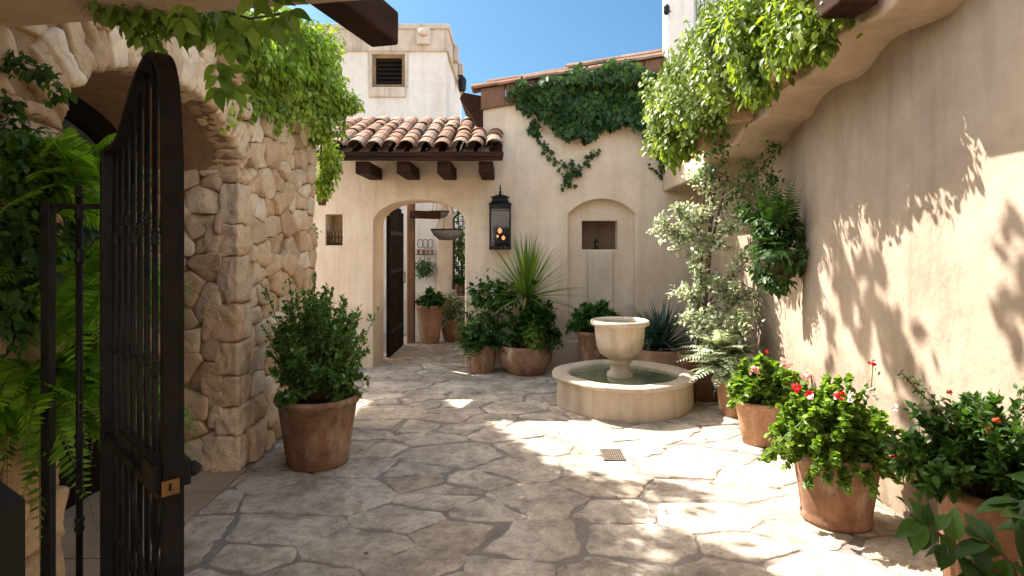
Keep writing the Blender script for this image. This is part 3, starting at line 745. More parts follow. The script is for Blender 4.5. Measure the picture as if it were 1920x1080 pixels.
for i in (1, 2, 3):
    q = MB(); xx = xa+(xb-xa)*i/4; q.tube([(xx, 10.4, .76), (xx, 10.4, 2.15)], .006, 6); q.build('bar', M['iron'], gr)
for z in (.8, 1.2, 1.62, 2.0):
    q = MB(); q.box(xa, xb, 10.393, 10.407, z, z+.014); q.build('crossbar', M['iron'], gr)
fo = Fol(); st = MB()
for (px, py, D, r_, n) in ((868, 500, 11.5, (.3, .3, .5), 500), (862, 430, 12, (.35, .3, .4), 350), (868, 560, 11.2, (.2, .2, .25), 250)): blob(fo, (U(px, D), D, V(py, D)), r_, n, .09, T_LEAF, .3)
cl = thing('climbing_shrub', (U(868, 11.5), 11.5, 0), 'leafy green climber behind the iron grille beyond the doorway', 'shrub')
st.tube([(U(868, 11.5), 11.5, 0), (U(866, 11.5), 11.5, 1.0), (U(862, 11.5), 11.6, 1.9)], [.03, .02, .01], 6); st.build('stem', M['stem'], cl); fo.build('foliage', M['l_bright'], cl)

# hanging baskets and beam in the doorway view
q = MB(); q.obox((U(772, 9.6), 9.6, V(402, 9.6)), (U(830, 9.6)-.1, 9.9, V(402, 9.6)), .14, .12); tag(q.build('wooden_beam', M['beamx'], bevel=.01), 'short dark beam above the potted plants beyond the doorway', 'beam')
def hang_basket(px, py, D, R, lab):
    b0 = thing('hanging_basket', (U(px, D), D, V(py, D)), lab, 'basket'); x, y, z = b0.location
    q = MB(); q.lathe((x, y, z), [(.03, -R*.62), (R*.5, -R*.58), (R*.86, -R*.3), (R, 0), (R*.97, .02), (R*.8, -R*.22), (R*.4, -R*.4)], 28, wob=.05); q.build('bowl', M['grey_cloth'], b0, smooth=True)
    q = MB(); q.tube([(x+R*math.cos(a*math.pi/12), y+R*math.sin(a*math.pi/12), z+.012) for a in range(25)], .012, 6); q.build('rim', M['iron'], b0)
    for k in range(3):
        a = k*2.09+.4; q = MB(); q.tube([(x+R*math.cos(a), y+R*math.sin(a), z+.01), (x, y, z+.5)], .004, 5); q.build('chain', M['iron'], b0)
    q = MB(); q.tube([(x, y, z+.5), (x, y, z+1.6)], .004, 5); q.build('hook', M['iron'], b0)
hang_basket(838, 432, 9.6, .25, 'wide grey woven bowl basket hanging just right of the short beam beyond the doorway')
hang_basket(823, 398, 10.4, .17, 'smaller grey bowl basket hanging highest behind the wide one beyond the doorway')
wr = thing('wall_rack', (U(797, 10.9), 10.95, V(478, 10.9)), 'iron scroll rack holding little clay pots on the far white wall', 'rack')
x, y, z = wr.location; q = MB(); q.box(x-.16, x+.16, y-.08, y, z, z+.012)
for k in (-1, 0, 1): q.tube([(x+k*.09+.05*math.cos(a*.52), y, z+.2+.08*math.sin(a*.52)) for a in range(13)], .006, 5)
q.build('bracket', M['iron'], wr)
for k in range(4):
    q = MB(); q.lathe((x-.12+k*.08, y-.05, z+.012), [(.02, 0), (.032, .07), (.036, .075), (.03, .085)], 12); q.build('pot', M['terra'], wr)
bp = thing('hanging_plant', (U(795, 10.8), 10.8, V(522, 10.8)), 'round green ball shaped plant hanging on the white wall beyond the doorway', 'hanging plant')
x, y, z = bp.location; fo = Fol(); blob(fo, (x, y, z+.18), (.17, .13, .16), 700, .05, T_SMALL, .3, .8, .3); fo.build('foliage', M['l_mid'], bp)
q = MB(); q.lathe((x, y, z+.12), [(.04, -.08), (.09, 0), (.1, .06), (.08, .06)], 14); q.build('basket', M['stem'], bp); q = MB(); q.tube([(x, y, z+.2), (x, y+.1, z+.5)], .004, 5); q.build('wire', M['iron'], bp)

# ------------------------------------------------------------------ pots
def pot_prof(rb, rt, h, rim=.035, lip=.018):
    return [(rb*.9, 0), (rb, .01), (rb+(rt-rb)*.5, h*.5), (rt-.004, h-rim-.006), (rt+lip*.6, h-rim), (rt+lip, h-rim*.5), (rt+lip*.7, h-.004), (rt, h), (rt-.02, h-.004), (rt-.03, h-.06), (rt-.04, h-.09)]
def bowl_prof(rb, rt, h):
    return [(rb*.9, 0), (rb, .008), (rt*.93, h*.38), (rt, h*.68), (rt*.95, h*.9), (rt*.96, h*.97), (rt*.9, h), (rt*.84, h*.97), (rt*.8, h*.8)]
def potted(name, loc, label, cat, prof, pmat, soil_z, soil_r, group=None, fn=None, n=56):
    t_ = thing(name, loc, label, cat, group); x, y, z = loc
    q = MB(); q.lathe(loc, prof, n, fn=fn, wob=.02); q.build('pot', pmat, t_, smooth=True)
    q = MB(); q.lathe((x, y, z+soil_z-.03), [(soil_r, 0), (soil_r, .02), (soil_r*.6, .032), (.02, .036)], 24, wob=.05); q.build('soil', M['soil'], t_, smooth=True)
    return t_
def finish(t_, fo, lm, st=None, sm='stem'):
    fo.build('foliage', M[lm], t_)
    if st is not None and st.v: st.build('stems', M[sm], t_)

# left big pot
c = (-1.425, 4.5, .008)
p1 = potted('potted_shrub', c, 'bushy small leaved green shrub in large clay pot by the stone wall', 'potted plant', pot_prof(.215, .285, .50, .05, .022), M['terra'], .47, .26)
fo, st = Fol(), MB()
bush(fo, st, (c[0]+.0, c[1]-.02, .46), (.42, .36), .86, 190, 62, .040, T_LEAF, 1.0, .08, up=.9, lump=.28)
bush(fo, None, (c[0]+.0, c[1], .5), (.36, .33), .32, 70, 50, .042, T_LEAF, 1.0, .25)
for a, r_, h in ((-.3, -.2, .80), (-.18, .05, .78), (.12, -.1, .70), (.3, 0, .66), (.4, .1, .58), (-.4, 0, .5), (.36, -.1, .45), (0.02, .05, .74), (-.25, .1, .86)):
    strand(fo, st, [(c[0]+a*.3, c[1], .5), (c[0]+a*.7, c[1]+r_*.5, .5+h*.5), (c[0]+a, c[1]+r_, .5+h)], 65, .040, T_LEAF, -.5, .018)
finish(p1, fo, 'l_boxwood', st, 'stem')

# front right pot: parsley-leaved shrub with red flowers
c = (1.88, 3.56, .008)
p2 = potted('potted_geranium', c, 'lush light green plant with red blooms in clay pot nearest the right wall', 'potted plant', [(.178, 0), (.19, .008), (.195, .03), (.186, .05), (.19, .07), (.205, .18), (.222, .30), (.228, .345), (.240, .36), (.247, .385), (.244, .404), (.235, .41), (.215, .405), (.205, .35), (.195, .32)], M['terra'], .38, .21)
fo, st = Fol(), MB()
bush(fo, st, (c[0]-.02, c[1], .36), (.43, .36), .50, 230, 62, .034, T_ROUND, 1.0, .3, up=.6, lump=.3)
bush(fo, None, (c[0]-.02, c[1]-.04, .37), (.36, .3), .26, 80, 45, .04, T_IVY, 1.0, .55)
for (dx_, dz_) in ((.36, .0), (.42, -.05), (-.38, .12)): strand(fo, st, [(c[0], c[1], .4), (c[0]+dx_*.6, c[1]-.1, .5+dz_), (c[0]+dx_, c[1]-.12, .38+dz_)], 50, .04, T_IVY, .3)
finish(p2, fo, 'l_bright', st, 'stem_green')
def bloom(par, pts, size, mat_, n=26, r=.022):
    for p in pts:
        f = Fol(); f.add(T_ROUND, np.array(p)+rdir(n)*r, rdir(n), rdir(n)+np.array([0, -.6, .6]), size); f.build('flower', M[mat_], par)
bloom(p2, [(1.60, 3.44, .80), (1.66, 3.42, .765), (1.81, 3.39, .77), (2.07, 3.3, .46)], .022, 'f_red', 14, .016)
st = MB(); fs_ = Fol(); strand(fs_, st, [(2.0, 3.6, .5), (2.12, 3.62, .75), (2.13, 3.62, .9)], 24, .03, T_ROUND, 0, .02); st.build('flower_stalk', M['stem_green'], p2); fs_.build('stalk_leaves', M['l_mid'], p2)
bloom(p2, [(2.13, 3.62, .905)], .02, 'f_red', 12, .012)
for _ in range(7):
    p = np.array([c[0]+rng.uniform(-.35, .2), c[1]-.15+rng.uniform(-.2, .1), .72+rng.uniform(-.08, .1)]); f = Fol(); f.add(T_ROUND, p+rdir(8)*.012, rdir(8), rdir(8)+np.array([0, 0, 1.]), .022)
    f.build('pale_flower', M['f_white'], p2)

# second right pot
c = (2.0, 4.95, .008)
p3 = potted('potted_geranium', c, 'pale blossomed leafy geranium in clay pot second from front along the right wall', 'potted plant', pot_prof(.135, .19, .35, .04, .012), M['terra_pale'], .32, .16)
fo, st = Fol(), MB()
bush(fo, st, (c[0]+.02, c[1], .32), (.32, .3), .45, 130, 42, .046, T_ROUND, 1.0, .3, up=.6)
strand(fo, st, [(c[0]+.15, c[1]-.1, .35), (c[0]+.2, c[1]-.2, .25), (c[0]+.18, c[1]-.2, .08)], 60, .04, T_IVY, .5)
bush(fo, st, (c[0]+.15, c[1]-.1, .32), (.22, .25), .4, 60, 40, .046, T_ROUND, 1.0, .4)
finish(p3, fo, 'l_bright', st, 'stem_green')
bloom(p3, [(c[0]-.12, c[1]-.2, .62), (c[0]+.1, c[1]-.25, .7), (c[0]+.25, c[1]-.25, .6)], .03, 'f_pink', 20, .03)
bloom(p3, [(c[0]-.03, c[1]-.22, .78)], .016, 'f_red', 9, .01)
# third
c = (2.08, 5.75, .008)
p4 = potted('potted_fern', c, 'feathery pale green fern in clay pot behind the pale geranium', 'potted plant', pot_prof(.12, .17, .36, .04, .012), M['terra_pale'], .33, .14)
fo, st = Fol(), MB()
for i in range(110):
    a = rng.uniform(0, 2*math.pi); e = rng.uniform(.15, 1.45); frond(fo, st, (c[0]-.08, c[1], .36+rng.uniform(0, .25)), (math.cos(a)*math.cos(e), math.sin(a)*math.cos(e), math.sin(e)), rng.uniform(.35, .62), .16, .75, 20)
finish(p4, fo, 'l_silver', st, 'stem_green')
# large dark pot holding the flowering tree
c = (2.0, 6.42, .008)
p5 = potted('potted_tree', c, 'tall thin stemmed shrub with silvery white leaves in dark clay pot right of the fountain', 'potted plant', pot_prof(.2, .25, .46, .05, .015), M['terra_dark'], .43, .22)
fo, st = Fol(), MB()
tips = [(1245, 432, 6.3, .2), (1280, 445, 6.3, .22), (1315, 400, 6.2, .2), (1340, 350, 6.2, .22), (1300, 478, 6.2, .2), (1320, 520, 6.0, .2), (1290, 560, 6.1, .22), (1375, 420, 6.1, .22), (1400, 490, 5.9, .2), (1350, 590, 5.9, .22), (1380, 350, 6.0, .16), (1345, 455, 6.1, .2), (1365, 540, 5.9, .2), (1300, 600, 6.0, .16), (1310, 330, 6.2, .15), (1400, 560, 5.8, .16), (1330, 630, 5.9, .2), (1395, 610, 5.7, .2), (1270, 400, 6.3, .12)]
trunks = []
for k in range(5):
    x0_, y0_ = c[0]+rng.uniform(-.08, .08), c[1]+rng.uniform(-.08, .08); xt = U((1325, 1345, 1335, 1365, 1350)[k], 6.2); 
    pts = [(x0_, y0_, .4), (x0_+(xt-x0_)*.3, y0_, .95), (x0_+(xt-x0_)*.7+rng.uniform(-.05, .05), y0_-.05, 1.6), (xt, 6.2, 2.3)]; trunks.append(pts); st.tube(pts, [.02, .017, .013, .007], 7)
for (px, py, D, r_) in tips:
    tp = np.array((U(px, D), D, V(py, D))); tr = trunks[rnd.randrange(5)]; k = min(tr, key=lambda q_: abs(q_[2]-(tp[2]-.25)))
    st.tube([k, (np.array(k)+tp)/2+np.array([0, 0, .06]), tp], [.009, .006, .003], 5)
    for j in range(9):
        e = tp+rdir(1)[0]*np.array([r_, r_, r_*.6]); strand(fo, st, [tp*.6+np.array(k)*.4, (tp+e)/2+np.array([0, 0, .03]), e], 27, .055, T_LEAF, .15, .025, (0, 0, .4), .002)
finish(p5, fo, 'l_silver', st)

# pots at the back
c = (U(1113, 7.45), 7.45, .008)
p6 = potted('potted_shrub', c, 'green leafy shrub in clay pot behind the fountain under the wall niche', 'potted plant', pot_prof(.15, .2, .56, .05, .018), M['terra'], .53, .17)
fo, st = Fol(), MB(); bush(fo, st, (c[0], c[1]-.03, .54), (.38, .3), .42, 70, 40, .075, T_LEAF, 1.0, .2, up=.4); finish(p6, fo, 'l_mid', st, 'stem_green')
c = (U(1238, 7.4), 7.4, .008)
p7 = potted('potted_agave', c, 'spiky blue green rosette plant in wide clay bowl behind the fountain', 'potted plant', bowl_prof(.2, .33, .36), M['terra_pale'], .31, .25)
fo = Fol()
def blades(fo, c, n, L, wd, emin, emax, droop, seg=7):
    for i in range(n):
        a = rng.uniform(0, 2*math.pi); e = rng.uniform(emin, emax); d = np.array([math.cos(a)*math.cos(e), math.sin(a)*math.cos(e), math.sin(e)])
        l = L*rng.uniform(.75, 1.1); u = np.linspace(0, 1, seg+1)[:, None]; pts = np.array(c)+d*u*l+np.array([0, 0, -1.])*droop*l*u**2*math.cos(e)
        tan = nrm(np.gradient(pts, axis=0)); sd_ = nrm(np.cross(tan, [0, 0, 1.])+1e-6); up_ = np.cross(sd_, tan)
        wv = (wd*np.minimum(1, (u[:, 0]*4+.35))*(1-u[:, 0]**2.2)+.0008)[:, None]
        vs = np.stack([pts-sd_*wv+up_*wv*.35, pts, pts+sd_*wv+up_*wv*.35], 1).reshape(-1, 3); fs = []
        for k in range(seg): fs += [(k*3, k*3+1, k*3+4, k*3+3), (k*3+1, k*3+2, k*3+5, k*3+4)]
        lp = np.array([q_ for f_ in fs for q_ in f_])+fo.n; fo.V.append(vs); fo.L.append(lp); fo.T.append(np.array([4]*len(fs))); fo.n += len(vs)
blades(fo, (c[0], c[1]-.05, .36), 90, .62, .022, .05, 1.45, .12)
blades(fo, (c[0]-.1, c[1]-.1, .5), 50, .45, .02, -.2, 1.3, .2)
finish(p7, fo, 'l_blue')
c = (U(987, 7.62), 7.62, .008)
p8 = potted('potted_yucca', c, 'yucca with fan of long pointed blades in wide round clay bowl', 'potted plant', bowl_prof(.2, .325, .36), M['terra'], .31, .25)
fo, st = Fol(), MB()
blades(fo, (c[0], c[1]-.03, .95), 125, .82, .014, -.1, 1.5, .18)
st.tube([(c[0]+.02, c[1], .3), (c[0], c[1]-.02, .65), (c[0], c[1]-.03, .98)], [.05, .04, .045], 10)
fo.build('blades', M['l_bright'], p8); st.build('trunk', M['stem'], p8)
fo, st = Fol(), MB(); bush(fo, st, (c[0]+.08, c[1]-.12, .33), (.5, .25), .78, 60, 40, .075, T_LEAF, .9, .2, up=.3); fo.build('undergrowth', M['l_dark'], p8); st.build('stems', M['stem_green'], p8)
fo = Fol(); blob(fo, (c[0]+.1, c[1]-.24, .5), (.12, .08, .2), 420, .055, T_LEAF, .5); fo.build('trailing_leaves', M['l_bright'], p8)
c = (U(907, 7.72)-.02, 7.72, .008)
p9 = potted('potted_fern', c, 'dark fern with broad arching fronds in brown pot right beside the doorway', 'potted plant', pot_prof(.16, .185, .36, .04, .01), M['terra'], .33, .15)
fo, st = Fol(), MB()
for i in range(46):
    a = rng.uniform(0, 2*math.pi); e = rng.uniform(.0, 1.25); frond(fo, st, (c[0], c[1]-.05, .36), (math.cos(a)*math.cos(e), math.sin(a)*math.cos(e), math.sin(e)), rng.uniform(.4, .62), .24, .7, 13)
blob(fo, (c[0], c[1]-.05, .58), (.27, .2, .2), 500, .07, T_LEAF, .5)
blob(fo, (c[0]+.13, c[1]+.0, .98), (.3, .16, .16), 460, .085, T_LEAF, .4)
strand(fo, st, [(c[0], c[1], .4), (c[0]+.1, c[1]-.02, .75), (c[0]+.1, c[1]-.02, 1.15)], 120, .085, T_LEAF, .2, .12)
finish(p9, fo, 'l_dark', st, 'stem_green')
# beyond the doorway
c = (U(806, 10.0), 10.0, .008)
pa = potted('potted_plant', c, 'tall pale clay pot with bright leaves standing beyond the arched doorway', 'potted plant', pot_prof(.15, .225, .62, .04, .01), M['terra_pale'], .59, .19)
fo, st = Fol(), MB(); bush(fo, st, (c[0], c[1], .6), (.3, .28), .3, 60, 34, .06, T_LEAF, 1, .25); finish(pa, fo, 'l_mid', st, 'stem_green')
c = (U(852, 10.25), 10.25, .008)
pb = potted('potted_plant', c, 'low wide pot with pale flowering leaves right of the tall pot beyond the doorway', 'potted plant', bowl_prof(.17, .22, .36), M['terra'], .31, .17)
fo, st = Fol(), MB(); bush(fo, st, (c[0]-.04, c[1], .33), (.32, .28), .55, 70, 34, .055, T_LEAF, 1, .35); finish(pb, fo, 'l_silver', st, 'stem_green')
c = (U(861, 10.7), 10.7, .72)
pc = potted('potted_plant', c, 'small reddish pot on a plinth before the grille beyond the doorway', 'potted plant', pot_prof(.07, .11, .2, .02, .008), M['terra'], .18, .08)
fo, st = Fol(), MB(); bush(fo, st, (c[0], c[1], .9), (.16, .15), .2, 26, 24, .045, T_LEAF, 1, .2); finish(pc, fo, 'l_mid', st, 'stem_green')
q = MB(); q.box(c[0]-.18, c[0]+.18, c[1]-.15, c[1]+.15, 0, .71); q.box(c[0]-.2, c[0]+.2, c[1]-.17, c[1]+.17, .68, .719); tag(q.build('plaster_plinth', M['plaster'], bevel=.01), 'low plaster plinth under the small reddish pot beyond the doorway', 'plinth')

# right foreground ribbed pot
c = (2.03, 2.62, .008)
p10 = potted('potted_shrub', c, 'dark leaved shrub with orange buds in ribbed clay pot at the lower right', 'potted plant', pot_prof(.14, .18, .56, .045, .02), M['terra'], .53, .15,
             fn=lambda t_, r_, z_: r_*(1+.035*math.cos(t_*22)) if z_ < .5 else r_, n=132)
fo, st = Fol(), MB()
bush(fo, st, (c[0]-.02, c[1], .52), (.42, .40), .44, 150, 46, .048, T_LEAF, 1.0, .16, up=.5, lump=.35, stem_r=.003)
for k in range(16):
    a = rng.uniform(0, 6.28); e = (c[0]+.32*math.cos(a), c[1]+.3*math.sin(a), rng.uniform(.9, 1.03)); strand(fo, st, [(c[0], c[1], .6), ((c[0]+e[0])/2, (c[1]+e[1])/2, .85), e], 34, .028, T_LEAF, 0, .015, r=.002)
finish(p10, fo, 'l_dark', st)
bloom(p10, [(1.78, 2.5, 1.0), (1.86, 2.35, .93), (2.06, 2.4, .92), (1.9, 2.45, .86)], .012, 'f_orange', 12, .008)
# near shrub at lower right corner with large leaves
c = (1.78, 1.85, .0)
p11 = thing('broadleaf_shrub', c, 'glossy large leaved dark shrub closest to the camera at the lower right corner', 'shrub')
fo, st = Fol(), MB()
ends = [(1.33, 2.05, .70), (1.42, 2.0, .62), (1.50, 1.95, .56), (1.62, 1.95, .78), (1.72, 1.95, .74), (1.60, 1.9, .5), (1.7, 1.9, .62), (1.52, 1.98, .66), (1.85, 2.1, .8), (1.66, 1.8, .64), (1.58, 1.75, .55), (1.8, 2.0, .86), (1.44, 1.85, .48)]
for e in ends:
    st.tube([(c[0], c[1], .0), (c[0]*.6+e[0]*.4, c[1]*.6+e[1]*.4, e[2]*.75), e], [.010, .007, .003], 6)
    k = 11; u = rng.uniform(.45, 1.05, k)[:, None]; P_ = np.array((c[0]*.6+e[0]*.4, c[1]*.6+e[1]*.4, e[2]*.75))*(1-u)+np.array(e)*u
    fo.add(T_FINE, P_, nrm(rdir(k)+np.array([-.4, -.1, -.25])), nrm(rdir(k)*.5+np.array([-.1, -.5, 1.])), .115*rng.uniform(.6, 1.2, k))
finish(p11, fo, 'l_dark', st)

# ------------------------------------------------------------------ fountain
fc = (U(1169, 6.15), 6.15, 0)
ft = thing('stone_fountain', (fc[0], fc[1], .005), 'pale round stone fountain basin with urn standing in its green water', 'fountain')
def lobes(t_, r_, z_):
    return r_*(1+.022*math.cos(4*t_+.5)+.012*math.cos(9*t_+1.2))
q = MB(); q.lathe((fc[0], fc[1], .004), [(.655, 0), (.66, .03), (.655, .27), (.61, .27), (.53, .262), (.52, .15), (.5, .06), (.02, .055)], 96, fn=lobes); q.build('basin', M['fountain'], ft, smooth=False)
q = MB(); q.lathe((fc[0], fc[1], .272), [(.655, 0), (.685, .01), (.705, .025), (.706, .045), (.69, .056), (.56, .056), (.53, .045), (.52, .0), (.525, -.012)], 96, fn=lobes); q.build('rim', M['fountain'], ft, smooth=True)
q = MB(); q.add([(fc[0]+lobes(k*math.pi/24, .527, 0)*math.cos(k*math.pi/24), fc[1]+lobes(k*math.pi/24, .527, 0)*math.sin(k*math.pi/24), .293) for k in range(48)], [tuple(range(48))]); q.build('water', M['water'], ft)
uc = (U(1162, 6.15), 6.15, .0)
q = MB(); q.lathe(uc, [(.13, .06), (.13, .30), (.125, .33), (.10, .35), (.092, .375), (.095, .41), (.12, .43), (.118, .45), (.10, .46), (.13, .475), (.20, .52), (.232, .60), (.245, .70), (.25, .785), (.262, .795), (.29, .81), (.296, .83), (.288, .85), (.27, .856), (.25, .85), (.235, .83), (.225, .74), (.19, .62), (.1, .55), (.01, .54)], 72, wob=.012)
uo = q.build('urn', M['fountain'], ft, smooth=True)
q = MB(); q.add([(uc[0]+.236*math.cos(k*math.pi/16), uc[1]+.236*math.sin(k*math.pi/16), .822) for k in range(32)], [tuple(range(32))]); q.build('urn_water', M['water'], uo)

# ------------------------------------------------------------------ right wall and stepped stair soffit
rw = thing('side_wall', (2.45, 3, 0), 'tall smooth plaster wall in dappled sunlight along the right side', 'wall')
q = MB(); ny, nz = 110, 40
def wx(y, z):
    s_ = 1/(1+math.exp(-(y-4.95)*16)); return 2.3+.10*s_+.016*mnoise.noise(Vector((0, y*.8, z*.8)))
vs = []; fs = []
for i in range(ny+1):
    for j in range(nz+1):
        y = -3+i*(DW+3.0)/ny; z = -.02+j*3.4/nz; vs.append((wx(y, z), y, z))
for i in range(ny):
    for j in range(nz): a = i*(nz+1)+j; fs.append((a, a+1, a+nz+2, a+nz+1))
b_ = len(vs); vs += [(2.8, -3, -.02), (2.8, DW, -.02), (2.8, DW, 3.38), (2.8, -3, 3.38)]; fs += [(b_, b_+1, b_+2, b_+3), (b_+3, b_+2, ny*(nz+1)+nz, nz), (0, b_, b_+3, nz)]
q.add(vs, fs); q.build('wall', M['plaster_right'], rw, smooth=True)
prof = [(7.99, 2.30), (6.5, 2.32), (6.3, 2.36), (6.15, 2.46), (5.9, 2.485), (5.5, 2.475), (5.35, 2.49), (5.25, 2.57), (5.0, 2.60), (4.72, 2.585), (4.64, 2.66), (4.5, 2.715), (4.3, 2.735), (4.07, 2.71), (3.95, 2.74), (3.78, 2.84), (3.6, 2.855), (3.4, 2.825), (3.2, 2.81), (3.1, 2.86), (2.95, 2.96), (2.7, 2.98), (2.4, 2.95), (2.2, 3.06), (1.9, 3.1), (.5, 3.4), (-.5, 3.6)]
def smoothp(p, it=2):
    for _ in range(it):
        o_ = [p[0]]
        for a, b_ in zip(p, p[1:]): o_ += [(a[0]*.75+b_[0]*.25, a[1]*.75+b_[1]*.25), (a[0]*.25+b_[0]*.75, a[1]*.25+b_[1]*.75)]
        p = o_+[p[-1]]
    return p
so = smoothp(prof, 1)
q = holed(so+[(-.5, 4.3), (2.2, 3.9), (3.8, 3.55), (5.4, 3.2), (7.99, 3.0)], [], 'x', 1.96, 2.6, .02)
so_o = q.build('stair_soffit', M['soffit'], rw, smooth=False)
# planters hanging on the outer face
planters = [(1.82, 3.32, 2.87, .13, .30), (1.82, 4.15, 2.70, .10, .20), (1.85, 4.98, 2.60, .10, .2), (1.85, 5.75, 2.50, .10, .2)]
for i, (x, y, z, a, h) in enumerate(planters):
    lab = ('brown box planter fixed highest under the top edge of the right stair', 'grey clay planter half hidden in the vine, second from the top of the stair', 'grey clay planter hidden in vine, third down the stair', 'lowest clay planter on the stair side deep in the hanging vine')[i]
    t_ = thing('stair_planter', (x, y, z), lab, 'planter', 'planters stepping down the side of the stair')
    q = MB(); k = .8
    q.add([(x-a*k, y-a*k, z), (x+a*k, y-a*k, z), (x+a*k, y+a*k*1.3, z), (x-a*k, y+a*k*1.3, z), (x-a, y-a, z+h), (x+a, y-a, z+h), (x+a, y+a*1.4, z+h), (x-a, y+a*1.4, z+h)], [(3,2,1,0),(4,5,6,7),(0,1,5,4),(1,2,6,5),(2,3,7,6),(3,0,4,7)])
    q.build('box', M['beam'] if i == 0 else M['terra_pale'], t_, bevel=.012)
    q = MB(); q.box(x-a-.012, x+a+.012, y-a-.012, y+a*1.4+.012, z+h-.03, z+h+.004); q.build('rim', M['terra_pale'], t_, bevel=.006)
# hanging vine
hv = thing('hanging_vine', (1.8, 4.9, 3.0), 'great mass of sunlit yellow green vine hanging from the stair planters', 'vine')
fo, st = Fol(), MB()
for i in range(560):
    y = rng.uniform(3.35, 6.35); s_ = (y-3.35)/3.0
    x = rng.uniform(1.80, 1.97)-(.04+.46*s_)*rng.uniform(0, 1)**1.2*min(1, .3+s_*1.3)
    zb = 2.86-.42*s_**.9+rng.uniform(0, .5)**1.0*1.1
    zt = zb+rng.uniform(.3, .7); zmax = 3.8-.52*max(0, (s_-.35)/.65); zt = min(zt, zmax+rng.uniform(-.1, .1))
    if zt-zb < .12: zb = zt-.2
    # window where the white wall shows through
    if 1.40 < x*6/y*1.0 < 1.62 and 3.3 < CAMZ+(zt-CAMZ)*6/y < 3.7 and rng.uniform() < .6: continue
    pts = [(x, y, zt), (x-.03+rng.normal()*.03, y+rng.normal()*.04, (zt+zb)/2), (x-.02+rng.normal()*.04, y+rng.normal()*.05, zb)]
    strand(fo, st if i % 3 == 0 else None, pts, int(46*(zt-zb)/.5)+6, .062 if s_ < .5 else .058, T_LEAF, .85, .032, (-.5, -.5, 0))
for (px, py, D, r_, n) in ((1545, 80, 3.6, (.06, .1, .12), 130), (1500, 40, 3.7, (.10, .2, .25), 300), (1470, 60, 3.9, (.12, .2, .3), 400), (1400, 60, 4.3, (.2, .2, .35), 700), (1350, 90, 4.9, (.2, .25, .3), 800), (1300, 180, 5.6, (.22, .3, .3), 900), (1265, 260, 6.0, (.16, .2, .3), 650), (1240, 210, 6.0, (.12, .2, .16), 400), (1420, 150, 4.3, (.12, .2, .2), 400)):
    blob(fo, (U(px, D), D, V(py, D)), r_, n, .06, T_LEAF, .8, .5, .3)
finish(hv, fo, 'l_yellow', st)
# upper storey on the right
us = thing('upper_storey', (2.6, 8.6, 3.5), 'bright white upper storey with grey shuttered window above the ivy wall', 'building')
q = MB(); xu = U(1250, 7.75); q.box(xu, xu+.34, 7.72, 7.98, 3.35, 7.2); q.box(xu+.34, 4.2, 7.95, 8.25, 3.35, 7.2); q.build('wall', M['white'], us, bevel=.02)
q = MB(); 
for k in range(7): q.box(xu+.37+k*.055, xu+.415+k*.055, 7.90, 7.94, 3.95, 6)
q.build('shutter', M['grey_shutter'], us)
q = MB(); q.box(xu+.345, xu+.365, 7.88, 7.95, 3.9, 6.05); q.box(xu+.76, xu+.78, 7.88, 7.95, 3.9, 6.05); q.build('window_frame', M['cornice'], us)
q = MB(); q.lathe((xu-.02, 7.68, V(20, 7.7)), [(.02, -.06), (.04, -.03), (.04, .04), (.02, .07)], 10); q.tube([(xu-.02, 7.68, V(20, 7.7)), (xu+.06, 7.74, V(20, 7.7))], .01, 6); tag(q.build('wall_lamp', M['iron']), 'tiny black lamp on the corner of the white upper storey', 'lamp')

# ivy on the arch wall
iv = thing('wall_ivy', (1.2, DW-.1, 2.6), 'dark green ivy spreading over the wall below the sloping tiles', 'ivy')
poly = [(950, 168), (975, 158), (1000, 165), (1030, 150), (1055, 152), (1085, 130), (1110, 138), (1140, 122), (1180, 120), (1205, 140), (1235, 140), (1275, 150), (1300, 345), (1262, 338), (1240, 300), (1218, 250), (1195, 226), (1180, 236), (1168, 222), (1150, 238), (1140, 228), (1120, 245), (1105, 262), (1085, 250), (1068, 255), (1045, 238), (1022, 222), (1012, 210), (985, 204), (972, 185)]
def inside(x, y, pl):
    r = False; j = len(pl)-1
    for i in range(len(pl)):
        if (pl[i][1] > y) != (pl[j][1] > y) and x < (pl[j][0]-pl[i][0])*(y-pl[i][1])/(pl[j][1]-pl[i][1])+pl[i][0]: r = not r
        j = i
    return r
P_ = []
while len(P_) < 5200:
    px, py = rng.uniform(950, 1305), rng.uniform(100, 350)
    if inside(px+rng.normal()*5, py+rng.normal()*5, poly):
        lump_ = .5+.5*math.sin(px*.055+1.3*math.sin(py*.04))*math.sin(py*.07+px*.02)
        P_.append((U(px, 7.9), DW-.03-rng.uniform(.0, .24)*(.35+.65*lump_)-(.1 if py < 160 else 0), V(py, 7.9)))
P_ = np.array(P_); n = len(P_)
fo = Fol(); fo.add(T_IVY, P_, nrm(rdir(n)*.55+np.array([0, -.25, -.9])), nrm(rdir(n)*.45+np.array([0, -1., .55])), .085*rng.uniform(.5, 1.25, n))
st = MB()
for path in ([(1002, 225), (1000, 243), (1016, 268), (1040, 296), (1062, 318), (1068, 338)], [(1068, 335), (1085, 318), (1103, 300), (1120, 276)], [(1066, 335), (1052, 352)], [(1060, 310), (1075, 300)], [(1255, 335), (1240, 328), (1222, 315), (1214, 308)], [(985, 200), (990, 212)], [(1008, 232), (1002, 243), (996, 238)]):
    strand(fo, st if path[0] == (1002, 225) else None, [(U(a, 7.93), DW-.03, V(b_, 7.93)) for a, b_ in path], 16*len(path) if len(path) > 2 and path[0][0] != 1255 else 9, .065, T_IVY, .7, .032 if len(path) > 2 and path[0][0] != 1255 else .02, (0, -1, 0), .005)
finish(iv, fo, 'l_ivy', st)

